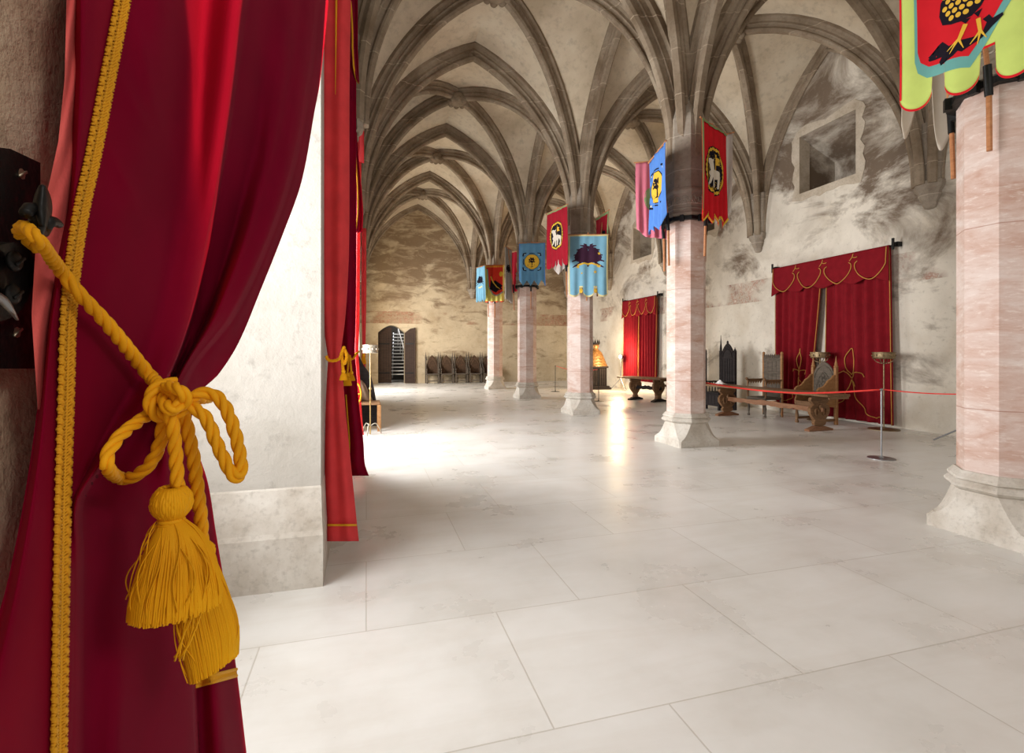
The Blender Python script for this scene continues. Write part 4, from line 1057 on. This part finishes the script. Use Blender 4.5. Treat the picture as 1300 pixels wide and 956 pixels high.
# ---------------------------------------------------------------- wooden settle with dark drapery by the left wall
p=onF(481.5,548)
t=thing('wooden_settle','small wooden settle holding dark cloth beside the pale drum stand','settle',(p.x-.25,p.y+.25,0),0)
mb=MB(); mb.span((-.2,-.22,.50),(.27,.24,.55),bev=.008); build('seat',mb,MAT['oak'],t)
for x,y in ((.25,-.21),(.25,.21),(-.18,-.21),(-.18,.21)):
    mb=MB(); mb.span((x-.035,y-.03,0),(x+.035,y+.03,.50),bev=.006); build('leg',mb,MAT['oak_light'],t)
mb=MB(); mb.span((-.21,-.17,.08),(-.18,.17,.48)); mb.span((-.25,.19,.05),(.25,.21,.48)); build('back_panel',mb,MAT['ebony'],t)
mb=MB(); mb.prism([(-.2,.55),(.20,.55),(.16,.80),(.10,1.05),(.03,1.15),(-.04,1.25),(-.12,1.42),(-.17,1.62),(-.2,1.62)],(0,.23,0),(1,0,0),(0,0,1),.04); build('side_wing',mb,MAT['ebony'],t)
def cush(u,v):
    x=lerp(-.21,.13-.14*v,u); z=lerp(.56,1.02-.16*u*u,v); return V((x,.10-.10*math.sin(PI*u)*math.sin(PI*min(1,v*1.1))**.5+.03*math.sin(u*14+v*3),z))
mb=MB(); mb.grid(cush,24,24); build('leather_back',mb,MAT['leather'],t,smooth=True,solid=.03)
# ---------------------------------------------------------------- gilded bell-shaped figure on its pedestal
gx=onF(755,494); gz=20.4
t=thing('gilded_figure','gilded bell-shaped carving crowned with spikes on a dark slatted pedestal','statue',(gx.x+.05,gx.y,0))
mb=MB(); mb.span((-.52,-.36,0),(.52,.36,.08),bev=.01); mb.span((-.46,-.32,.08),(.46,.32,.14),bev=.01); build('pedestal_base',mb,MAT['ebony'],t)
mb=MB(); mb.span((-.36,-.26,.14),(.36,.26,.90)); mb.span((-.42,-.30,.86),(.42,.30,.93),bev=.01)
for k in range(8): mb.box((-.32+k*.092,-.27,.50),(.05,.03,.68),bev=.006)
build('pedestal',mb,MAT['ebony'],t)
mb=MB(); mb.lathe([(.50,.93),(.48,.97),(.42,1.10),(.36,1.25),(.31,1.38),(.24,1.50),(.15,1.58),(.10,1.64),(.13,1.70),(.15,1.76),(.12,1.82),(.06,1.86)],n=28,M=Matrix.Diagonal((1,.62,1,1)))
for j in range(4):
    z=1.02+j*.12; r=lerp(.46,.30,j/3)
    mb.tube([V((r*1.0*math.cos(a),r*.62*math.sin(a),z-.05*abs(math.sin(a*4)))) for a in [2*PI*q/48 for q in range(49)]],.022,6)
build('gilded_body',mb,MAT['gilt'],t,smooth=True,autos=50)
mb=MB(); mb.lathe([(.14,1.80),(.17,1.84),(.16,1.88),(.1,1.88)],n=20)
for k in range(9): a=2*PI*k/9; mb.lathe([(.018,0),(.024,.03),(.002,.16)],(.15*math.cos(a),.15*math.sin(a),1.86),6)
build('crown',mb,MAT['ebony'],t)
# ---------------------------------------------------------------- doorway, door leaves and the stair beyond
def leaf(n,hx,ang,w,mirror):
    t=thing('door_%d'%n,None,None,(hx,YB+.02 if n==2 else YB+.30,0),ang); t['kind']='structure'
    mb=MB(); m=-1 if mirror else 1
    poly=[(0,.02),(m*w,.02),(m*w,DH-.06 if n==1 else DH-.10),(m*w*.5,DH-.12 if n==1 else DH-.16),(0,DS-.02 if n==1 else DH-.36)]
    mb.prism(poly if m>0 else poly[::-1],(0,0,0),(1,0,0),(0,0,1),.06); lf=build('door_leaf',mb,MAT['door'],t)
    mb=MB()
    for k in range(1,5): mb.box((m*w*k/5,-.033,1.25),(.012,.012,2.3))
    build('batten',mb,MAT['ebony'],lf)
    mb=MB()
    for z in (.5,1.9): mb.box((m*w*.45,-.04,z),(w*.85,.016,.06))
    build('strap_hinge',mb,MAT['iron'],lf)
lw=(onY(497,480,YB).x-DX0)
leaf(1,DX0+.01,0.06,lw,False)
leaf(2,DX1-.0,math.radians(-14),onY(528,480,YB-.15).x-DX1,False)
mb=MB(); mb.span((DX0-1.2,YB+.7,-.05),(DX0-1.0,YB+3.2,4)); mb.span((DX1+1.0,YB+.7,-.05),(DX1+1.2,YB+3.2,4)); mb.span((DX0-1.2,YB+3.2,-.05),(DX1+1.2,YB+3.4,4)); struct('wall_dark_backing',mb,MAT['dark'])  # near-black walls added; the dark around the stair put into their colour
xs=onY(499,480,YB+1.2).x; xe=onY(520,480,YB+1.2).x
t=thing('metal_staircase','white painted steel stair seen through the open arched door','staircase',((xs+xe)/2,YB+1.0,0))
wst=(xe-xs)/2+.02
for k in range(13):
    mb=MB(); mb.box((-.04*(6-k)*.3,.13*k,.40+.17*k),(wst*2,.22,.045)); build('step',mb,MAT['white_metal'],t)
for sx in(-1,1):
    mb=MB(); mb.tube([V((sx*(wst-.04)-.07,-.1,.22)),V((sx*(wst-.04)+.07,1.6,2.5))],.03,6); build('stringer',mb,MAT['steel'],t)
mb=MB(); mb.tube([V((.28,-.15,1.05)),V((-.12,1.0,2.75))],.025,8); build('handrail',mb,MAT['white_metal'],t)
for k in range(5):
    mb=MB(); q=k/4; mb.rod((lerp(.28,-.12,q),lerp(-.1,1.0,q),lerp(.30,1.85,q)),(lerp(.28,-.12,q),lerp(-.1,1.0,q),lerp(1.08,2.72,q)),.012,6); build('baluster',mb,MAT['white_metal'],t)
l=bpy.data.lights.new('stairwell_daylight','AREA'); l.size=1.5; l.energy=90; o=bpy.data.objects.new('stairwell_daylight',l); COL.objects.link(o); o.location=((xs+xe)/2,YB+1.9,4.3)
# ---------------------------------------------------------------- heraldic banners on the columns
def ell(cx,cy,rx,ry,n=24,a0=0,a1=2*PI):
    return [(cx+rx*math.cos(a0+(a1-a0)*k/n),cy+ry*math.sin(a0+(a1-a0)*k/n)) for k in range(n if abs(a1-a0-2*PI)<1e-6 else n+1)]
def stroke(pts,w,w2=None):
    """a 2-D line as a tapering ribbon outline"""
    n=len(pts); L=[];R=[]
    for i,p in enumerate(pts):
        a=pts[max(i-1,0)]; b=pts[min(i+1,n-1)]; dx,dy=b[0]-a[0],b[1]-a[1]; l=math.hypot(dx,dy) or 1
        ww=lerp(w,w if w2 is None else w2,i/(n-1))/2; L.append((p[0]-dy/l*ww,p[1]+dx/l*ww)); R.append((p[0]+dy/l*ww,p[1]-dx/l*ww))
    return L+R[::-1]
def xform(polys,cx,cy,s,sx=1,sy=1): return [[(cx+x*s*sx,cy+y*s*sy) for x,y in p] for p in polys]
# --- figures in a -1..1 box, y down
LAMB=[ell(0,.05,.52,.24),[(-.38,.05),(-.50,-.42),(-.40,-.60),(-.22,-.50),(-.12,-.1)],ell(-.45,-.55,.20,.14),[(-.30,-.62),(-.12,-.72),(-.22,-.52)],
      [(-.42,.12),(-.52,.46),(-.68,.62),(-.60,.68),(-.42,.54),(-.28,.2)],[(-.28,.2),(-.30,.74),(-.19,.74),(-.12,.2)],[(.22,.18),(.18,.74),(.29,.74),(.38,.2)],[(.40,.1),(.50,.44),(.42,.72),(.53,.74),(.62,.44),(.54,.05)],[(.46,-.1),(.68,.05),(.66,.3),(.58,.3),(.56,.08),(.42,.02)]]
FLAG=[[(-.02,-.05),(.04,-.95),(.09,-.95),(.05,-.05)],[(.07,-.92),(.55,-.80),(.42,-.66),(.58,-.48),(.07,-.46)],ell(.07,-1.0,.07,.07,10)]
def beads(cx,cy,rx,ry,n,r): return [ell(cx+rx*math.cos(2*PI*k/n),cy+ry*math.sin(2*PI*k/n),r,r,8) for k in range(n)]
TREE=[stroke([(0,.75),(.02,.2),(0,-.3)],.16,.08),stroke([(0,.1),(-.25,-.15),(-.36,-.3)],.1,.04),stroke([(0,.1),(.26,-.12),(.38,-.28)],.1,.04),[(-.3,.78),(0,.62),(.3,.78)]]+[ell(.30*math.cos(k*1.05)*(1+.25*(k%2)),-.38+.30*math.sin(k*1.05),.17,.15,10) for k in range(6)]+[ell(0,-.42,.2,.18,10),ell(-.42,-.05,.14,.1,10),ell(.42,-.05,.14,.1,10)]
WING=[(.02,-.30),(.10,-.62),(.16,-.40),(.24,-.70),(.34,-.52),(.46,-.66),(.60,-.42),(.78,-.30),(.70,-.22),(.88,-.05),(.76,-.03),(1.02,.22),(.84,.16),(1.0,.42),(.80,.30),(.62,.22),(.46,.24),(.30,.10),(.16,.14),(.04,.12)]
_F=[stroke([(.10,-.30),(x*.55,y*.8-.12),(x,y)],.22,.05) for x,y in ((.30,-.80),(.52,-.72),(.74,-.50),(.92,-.22),(1.02,.10),(.98,.40))]+[stroke([(.06,-.1),(.35,-.38),(.70,-.30)],.26,.10)]
_F.append([(.05,-.42),(.20,-.64),(.46,-.62),(.70,-.42),(.88,-.12),(.80,.06),(.5,.14),(.2,.16),(.04,.15)])
EAGLE=_F+[[(-x,y) for x,y in p] for p in _F]+[ell(0,-.05,.13,.42,14),[(0,-.45),(-.06,-.62),(-.17,-.66),(-.08,-.70),(0,-.60),(.08,-.70),(.17,-.66),(.06,-.62)]]
RIBBON=[stroke([(-.62,.26),(-.42,.20),(-.22,.14),(0,.20),(.22,.14),(.42,.22),(.62,.26)],.10),[(-.62,.24),(-.75,.42),(-.52,.36)],[(.62,.24),(.75,.42),(.52,.36)]]
def star(cx,cy,r): return [(cx+(r if k%2==0 else r*.45)*math.sin(PI*k/5),cy-(r if k%2==0 else r*.45)*math.cos(PI*k/5)) for k in range(10)]
PERCH_BODY=[[(-.46,-.9),(-.50,-.55),(-.42,-.26),(-.20,-.14),(.04,-.10),(.22,-.16),(.40,-.34),(.55,-.62),(1.0,-.60),(1.0,-.95),(.3,-1.2),(-.1,-1.3)],[(.0,-.12),(.10,.0),(.2,-.12)],[(.26,-.2),(.34,-.06),(.42,-.26)]]
BRANCH=[[(-.78,.42),(-.70,.34),(-.46,.42),(-.40,.36),(-.52,.18),(-.42,.14),(-.26,.36),(.02,.34),(.24,.36),(.42,.30),(.50,.10),(.42,-.02),(.55,-.08),(.62,.06),(.82,.04),(.84,.12),(.62,.26),(.40,.46),(.20,.56),(.02,.66),(-.06,.60),(-.16,.68),(-.30,.60),(-.46,.78),(-.50,.66),(-.44,.56),(-.74,.52)]]
LEGS_Y=[stroke([(.10,-.04),(.02,.18),(-.04,.34)],.10,.08),stroke([(.34,-.08),(.36,.12),(.38,.30)],.09,.07)]+[stroke([(-.04,.30),(-.04+dx,.34+dy)],.06,.015) for dx,dy in ((-.26,.16),(-.2,.26),(.1,.24))]+[stroke([(.38,.26),(.38+dx,.30+dy)],.06,.015) for dx,dy in ((-.2,.24),(-.06,.30),(.12,.2))]
SCALES=[ell(-.36+.155*(i+.5*(j%2)),-1.0+.17*j,.062,.072,10) for j in range(5) for i in range(5) if not(j==4 and (i in(0,4)))]
def poly_mesh(mb,polys,mapf,maxlen):
    bm=bmesh.new()
    for p in polys:
        q=[]; 
        for x in p:
            if not q or (abs(x[0]-q[-1][0])+abs(x[1]-q[-1][1])>1e-5): q.append(x)
        a=sum(q[i][0]*q[(i+1)%len(q)][1]-q[(i+1)%len(q)][0]*q[i][1] for i in range(len(q)))
        if a<0: q=q[::-1]
        try: bm.faces.new([bm.verts.new((x,y,0)) for x,y in q])
        except ValueError: pass
    bmesh.ops.triangulate(bm,faces=bm.faces[:])
    for _ in range(5):
        e=[e for e in bm.edges if e.calc_length()>maxlen]
        if not e: break
        bmesh.ops.subdivide_edges(bm,edges=e,cuts=1); bmesh.ops.triangulate(bm,faces=bm.faces[:])
    bm.verts.index_update()
    mb.add([mapf(v.co.x,v.co.y) for v in bm.verts],[tuple(v.index for v in f.verts) for f in bm.faces]); bm.free()
BN=[0]
def banner(label,TL,TRx,zl,ybot,col,cloth,bottom,layers=(),border=None,colh=True,bar='pole',top=None,amp=.022,folds=4.0,poleside=None,tail=.75,zr=None,pole=True,tilt=0):
    """TL px corner at depth zl; the top bar is level so the right end's depth follows from TRx=(px,py)"""
    A_=P(TL[0],TL[1],zl); zr=zr or zl*(HZ-TL[1])/(HZ-TRx[1]); B=P(TRx[0],TRx[1],zr); B.z=A_.z
    wv=B-A_; W=wv.length; e=wv/W; H=A_.z-P(TL[0],ybot,zl).z; up=V((0,0,1)); n=e.cross(up)
    if n.dot(V((0,0,EYE))-A_)<0: n=-n
    ph=BN[0]*1.7; BN[0]+=1
    def S(x,y,l=0):      # metres from the top-left corner
        u=x/W; v=min(1,y/H)
        d=amp*(.25+.75*v)*math.sin(u*folds*2*PI+ph+.9*v)+.4*amp*math.sin(u*9.7+v*3+ph)
        return A_+e*x-up*y+n*(d+l)+e*(.02*math.sin(v*2.6+ph)*v)
    base=(A_+B)/2
    t=thing('banner',label,'banner',(base.x,base.y,base.z-H),0,'heraldic banners on the columns')
    vb=lambda u: H*bottom(u)
    mb=MB(); nu=96; nv=30; mb.grid(lambda u,v: S(u*W,v*vb(u)),nu,nv); cl=build('cloth',mb,MAT[cloth],t,smooth=True,world=True,solid=.003)
    def part(name,polys,mat,lift):
        m=MB(); poly_mesh(m,polys,lambda x,y: S(x,y,lift),.05); build(name,m,MAT[mat],t,smooth=True,world=True)
    if border:
        bw,bm,sides=border
        def strip(pts):
            nn=len(pts); L=[];R=[]
            m=MB(); m.loft([[S(p[0],p[1],.0045),S(q[0],q[1],.0045)] for p,q in pts],cap=False,closed=False); build('border',m,MAT[bm],t,smooth=True,world=True)
        if 'l' in sides: strip([((.0,y*vb(0)/30),(bw,y*vb(0)/30)) for y in range(31)])
        if 'r' in sides: strip([((W-bw,y*vb(1)/30),(W,y*vb(1)/30)) for y in range(31)])
        if 't' in sides: strip([((x*W/40,0),(x*W/40,bw)) for x in range(41)])
        if 'b' in sides: strip([((x*W/160,vb(x/160)-bw*1.1),(x*W/160,vb(x/160)+.002)) for x in range(161)])
    for k,(name,polys,mat) in enumerate(layers(W,H) if layers else []): part(name,polys,mat,.0045+.0016*k)
    if pole:
        m=MB(); m.rod(A_-e*.03+V((0,0,.008)),B+e*.03+V((0,0,.008)),.012,8); build('crossbar',m,MAT['pole'],t,world=True)
        # pole: rooted in the iron ring of its column, leaning out to the bar
        c=V((XC,colh,0)); top=(A_+B)/2-n*.03; dirh=V((top.x-c.x,top.y-c.y,0)); dirh.normalize(); ring=c+dirh*.445+V((0,0,3.62)); tt=V((top.x-c.x,top.y-c.y,0)); tt=dirh*max(.445,tt.length); top=V((c.x+tt.x,c.y+tt.y,top.z)); top.z+=.06
        ax=(top-ring).normalized(); tailp=ring-ax*tail
        tl=V((tailp.x-c.x,tailp.y-c.y,0))
        tl=dirh*.425 if tl.dot(dirh)<.425 else tl
        tailp=V((c.x+tl.x,c.y+tl.y,tailp.z))
        m=MB(); m.tube([tailp,ring],.019,8); m.tube([ring,top],.017,8); build('pole',m,MAT['pole'],t,smooth=True,autos=40,world=True)
        m=MB(); m.tube([ring+(tailp-ring)*.24,ring+(top-ring).normalized()*.10],.027,10); build('socket',m,MAT['iron'],t,smooth=True,autos=40,world=True)
    return t,S,W,H
flat=lambda u:1.0
def scallop(n,d,gap=.18):       # rounded tongues parted by square notches
    def f(u):
        u=lerp(gap/2/n+.001,1-gap/2/n-.001,u); x=(u*n)%1
        if x<gap/2 or x>1-gap/2:
            if u<gap/2/n or u>1-gap/2/n: return 1-d*.35
            return 1-d
        q=(x-.5)/(.5-gap/2); return 1-d*.45+d*.45*math.sqrt(max(0,1-q*q))
    return f
def flames(n,d):
    def f(u):
        x=(u*n)%1; return 1-d*abs(2*x-1)**.8 if u<1 else 1-d
    return f
def tongues(n,d):
    def f(u):
        x=min(.999,(u*n)%1) if u<1 else .999; q=abs(x-.5)*2
        return 1-d*(1 if q>.9 else (q**2.2)*.6)
    return f
def swallow(d):
    return lambda u: 1-d*max(0,1-abs(u-.5)*5.5)**.6-(.10*(abs(u-.5)*2)**6)
def lamb_layers(W,H):
    cx,cy=W*.5,H*.45; rx,ry=W*.30,H*.215
    return [('badge_ground',[ell(cx,cy,rx*1.16,ry*1.16,40)],'black'),('badge_rim',[[(cx+rx*(1.07+.055*(k%2))*math.cos(2*PI*k/60),cy+ry*(1.07+.055*(k%2))*math.sin(2*PI*k/60)) for k in range(60)]],'yellow'),('badge_field',[[(cx+rx*(.99-.05*(k%2))*math.cos(2*PI*k/60),cy+ry*(.99-.05*(k%2))*math.sin(2*PI*k/60)) for k in range(60)]],'black'),('flag',xform(FLAG,cx,cy+.0*ry,rx*.82,1)and xform(FLAG,cx+rx*.1,cy+ry*.1,ry*.85,.8),'yellow'),('lamb',xform(LAMB,cx,cy+ry*.12,ry*.95,rx/ry*1.18),'cream')]
def tree_layers(W,H):
    cx,cy=W*.5,H*.44; r=W*.28
    cor=[stroke([(cx+sx*r*1.22,cy+sy*r*.75),(cx+sx*r*1.16,cy+sy*r*1.12),(cx+sx*r*.75,cy+sy*r*1.22)],r*.20,r*.12) for sx in(-1,1) for sy in(-1,1)]+[stroke([(cx+s*r*1.12,cy-r*.4),(cx+s*r*1.2,cy),(cx+s*r*1.12,cy+r*.4)],r*.09) for s in(-1,1)]+[stroke([(cx-r*.4,cy+s*r*1.12),(cx,cy+s*r*1.2),(cx+r*.4,cy+s*r*1.12)],r*.09) for s in(-1,1)]
    return [('badge_scrolls',cor+[ell(cx,cy,r*1.06,r*1.06,32)],'black'),('badge_disc',[ell(cx,cy,r,r,32)],'yellow'),('tree',xform(TREE,cx,cy+r*.05,r*.82),'black'),('corner_stars',[star(cx+sx*r*1.0,cy+sy*r*1.0,r*.09) for sx in(-1,1) for sy in(-1,1)],'paleyellow')]
def eagle_layers(W,H):
    return [('bird',xform(EAGLE,W*.5,H*.40,W*.40,1,1.25),'plum'),('ribbon',xform(RIBBON,W*.5,H*.42,W*.42),'yellow'),('stars',[star(W*.78,H*.30,W*.045),star(W*.25,H*.52,W*.04),star(W*.68,H*.60,W*.05),star(W*.34,H*.62,W*.03),star(W*.8,H*.5,W*.03)],'yellow'),
            ('loops',[stroke([(W*c+W*.035*math.sin(a),H*.90-H*.035*math.cos(a)) for a in [2*PI*k/14 for k in range(15)]],W*.018) for c in (.31,.68)],'yellow')]
def shield(x0,x1,y0,y1,tip=.16,r=.12):
    w=x1-x0; h=y1-y0; return [(x0,y0),(x1,y0),(x1,y1-h*tip*1.6),(x1-w*.10,y1-h*tip*1.25),(x0+w*.58,y1),(x0+w*.5,y1-h*.01),(x0+w*.12,y1-h*.035),(x0+w*.03,y1-h*.07),(x0,y1-h*.13)]
def lime_layers(W,H):
    x0,x1=W*.125,W*.88
    s=W*.47; cx,cy=W*.50,H*.74
    return [('shield_rim',[shield(x0,x1,H*.10,H*.905)],'teal'),('shield_field',[shield(x0+W*.022,x1-W*.03,H*.12,H*.86)],'bred'),('branch',xform(BRANCH,cx,cy,s*.76),'black'),('bird_body',xform(PERCH_BODY,cx,cy-.04*s,s*.76),'black'),('bird_scales',xform(SCALES,cx,cy-.04*s,s*.76),'yellow'),('bird_legs',xform(LEGS_Y,cx,cy,s*.76),'yellow')]
def red_layers(W,H):
    f=[(W*.14,H*.12),(W*.98,H*.12),(W*.98,H*.72),(W*.62,H*.82),(W*.4,H*.78),(W*.24,H*.6),(W*.16,H*.35)]
    return [('lower_field',[[(W*.02,H*.1),(W*.10,H*.1),(W*.2,H*.62),(W*.42,H*.80),(W*.62,H*.84),(W*.98,H*.74),(W*.98,H*.97),(W*.02,H*.97)]],'ylime'),('border_band',[stroke([(W*.12,H*.10),(W*.2,H*.58),(W*.42,H*.78),(W*.62,H*.82),(W*.98,H*.72)],W*.05)],'teal'),
            ('bird',[[(W*.30,H*.40),(W*.45,H*.46),(W*.52,H*.40),(W*.62,H*.52),(W*.80,H*.50),(W*.95,H*.56),(W*.86,H*.60),(W*.95,H*.66),(W*.75,H*.66),(W*.60,H*.74),(W*.44,H*.70),(W*.26,H*.64),(W*.40,H*.60),(W*.28,H*.54),(W*.40,H*.52)]],'black'),('bird_feathers',[stroke([(W*.30,H*.30),(W*.44,H*.46),(W*.62,H*.58),(W*.80,H*.64)],W*.07,W*.02),ell(W*.84,H*.24,W*.10,H*.07,14)],'yellow'),
            ('fringe_band',[[(W*k/14,H*.02),(W*(k+1)/14,H*.02),(W*(k+.5)/14,H*.07)] for k in range(14)],'yellow')]
def smallbird(W,H): return [('bird',xform(EAGLE,W*.5,H*.42,W*.40,1),'black'),('ribbon',[stroke([(W*.3,H*.58),(W*.7,H*.56)],H*.04)],'paleyellow')]
y1,y2,y3,y4,y5=COLY
# nearest column
banner('lime green banner with a red shield and a yellow-scaled bird on a branch',(1141,-150),(1310,-215),3.86,148,y1,'lime',scallop(3,.15,.30),lime_layers,(.014,'bred','lb'),colh=y1,amp=.018,folds=2.5,zr=3.24,tail=.60)
banner('pale pink swallow-tailed banner hanging behind the lime green one',(1146,-120),(1217,-120),4.78,190,y1,'cream',lambda u:keyed_s([(0,.90),(.08,.955),(.2,.90),(.30,.76),(.37,.68),(.46,.68),(.52,.75),(.6,.89),(.72,1.0),(.85,.95),(1,.82)],u),None,None,colh=y1,amp=.014,folds=2,tail=.55)
# second column
banner('royal blue banner with a black tree on a yellow badge, torn lower edge',(824,207),(845,180),8.36,300,y2,'blue',lambda u:1-.12*abs(((u*5)%1)-.5)*2*(.4+u*.6),tree_layers,None,colh=y2,amp=.03)
banner('plain pink banner hanging behind the royal blue one',(807,207),(846,204),8.9,300,y2,'pink',lambda u:1.0-.10*max(0,.3-u)/.3+.06*u,lambda W,H:[('faint_ring',[stroke([(W*.5+W*.2*math.cos(a),H*.5+H*.14*math.sin(a)) for a in [PI*.4+1.3*PI*k/20 for k in range(21)]],W*.05)],'green')],None,colh=y2,amp=.02)
banner('bright red banner with a white lamb in a beaded oval, flame-cut hem',(890,150),(922,171),7.45,280,y2,'bred',flames(4,.10),lambda W,H:lamb_layers(W,H)+[('flame_edges',[stroke([(W*(k/4),H*.885),(W*(k+.5)/4,H*.985),(W*(k+1)/4,H*.885)],W*.035) for k in range(4)],'yellow'),('top_band',[[(0,0),(W,0),(W,H*.02),(0,H*.02)],[(0,0),(W*.04,0),(W*.04,H*.9),(0,H*.9)]],'green')],(.02,'paleyellow','lt'),colh=y2,amp=.022,folds=5,tail=.62)
banner('white banner edge hanging just behind the bright red one',(909,174),(930,169),8.75,284,y2,'white',lambda u:1.0-.10*u,None,None,colh=y2,amp=.02,folds=2,tail=.62)
# third column
banner('light blue banner with a dark double-winged bird and yellow stars',(722,298.5),(772,301),11.9,377,y3,'sky',scallop(3,.15,.26),eagle_layers,(.032,'paleyellow','ltrb'),colh=y3,amp=.022,zr=11.85,tail=.9)
banner('dark red banner with a white lamb in an oval and pointed drops',(694,272),(720,260),12.4,343,y3,'dred',tongues(5,.12),lamb_layers,(.035,'green','t'),colh=y3,amp=.025)
banner('greyish white banner tip showing below the dark red lamb banner',(703,290),(719,290),12.9,349,y3,'white',lambda u:1-.16*abs(u-.4)*2,None,None,colh=y3,amp=.02,folds=2)
banner('small dull red banner with green edging at the back of the third column',(757,277),(773,267),12.8,318,y3,'dred',flat,lambda W,H:[('badge',[ell(W*.55,H*.6,W*.16,H*.1,16)],'black')],(.06,'green','tr'),colh=y3,amp=.02,folds=2)
# fourth column
banner('mid blue banner with a black tree on a round yellow badge',(659,309),(692,312.5),16.0,363,y4,'skyd',lambda u:1-.13*abs(((u*3.5)%1)-.5)*2,tree_layers,(.03,'blue','lr'),colh=y4,amp=.03,zr=15.9)
banner('faded grey banner hanging sideways between the two far columns',(641,313),(650,318),16.3,383,y4,'grey',lambda u:.93+.07*u,lambda W,H:[('dark_charge',xform(EAGLE,W*.5,H*.4,W*.36),'black')],None,colh=y4,amp=.03)
banner('dark red banner strip behind the faded grey one',(649,321),(658,319),17.2,371,y4,'dred',flat,None,None,colh=y4,amp=.02,folds=2)
# fifth column
banner('red and yellow banner with a fringed top and a black bird',(616,337),(640,337.5),20.0,384,y5,'hot',scallop(4,.10,.2),red_layers,(.04,'ylime','lr'),colh=y5,amp=.025,zr=19.9)
banner('narrow sky blue banner with a small black bird at the farthest column',(604.5,340.5),(615.5,339),20.2,385,y5,'sky',flames(4,.10),smallbird,None,colh=y5,amp=.03,zr=19.6)
# ---------------------------------------------------------------- light
w=bpy.data.worlds.new('sky'); SC.world=w; w.use_nodes=True
w.node_tree.nodes['Background'].inputs[0].default_value=(1,.93,.84,1); w.node_tree.nodes['Background'].inputs[1].default_value=.55
def area(name,loc,rot,sx,sy,e,c):
    l=bpy.data.lights.new(name,'AREA'); l.shape='RECTANGLE'; l.size=sx; l.size_y=sy; l.energy=e; l.color=c
    o=bpy.data.objects.new(name,l); COL.objects.link(o); o.location=loc; o.rotation_euler=rot; l.spread=math.radians(150); return o
for i,((a,b),e) in enumerate(zip(EMB,(140,490,560))):   # daylight entering each embrasure window, pointing +X
    area('window_daylight',(-1.5,(a+b)/2+(.3 if i==0 else 0),2.45),(0,-PI/2,0),3.2,(b-a)*.62,e,(1,.985,.96))
def spot(name,loc,e,c,size=.12):
    l=bpy.data.lights.new(name,'POINT'); l.energy=e; l.color=c; l.shadow_soft_size=size
    o=bpy.data.objects.new(name,l); COL.objects.link(o); o.location=loc; return o
spot('warm_glow',(lp.x-.30,lp.y-.3,lp.z+.06),230,(1,.74,.42))
spot('fill_behind_camera',(2.4,-2.6,3.4),170,(1,.94,.86),.4)  # added fill light behind the camera, brightening curtain, jamb and column fronts
spot('warm_glow',(-.6,21.5,3.2),200,(1,.78,.48),.25)  # added warm fill for the far vault; no fixture stands here
SC.view_settings.exposure=-.03
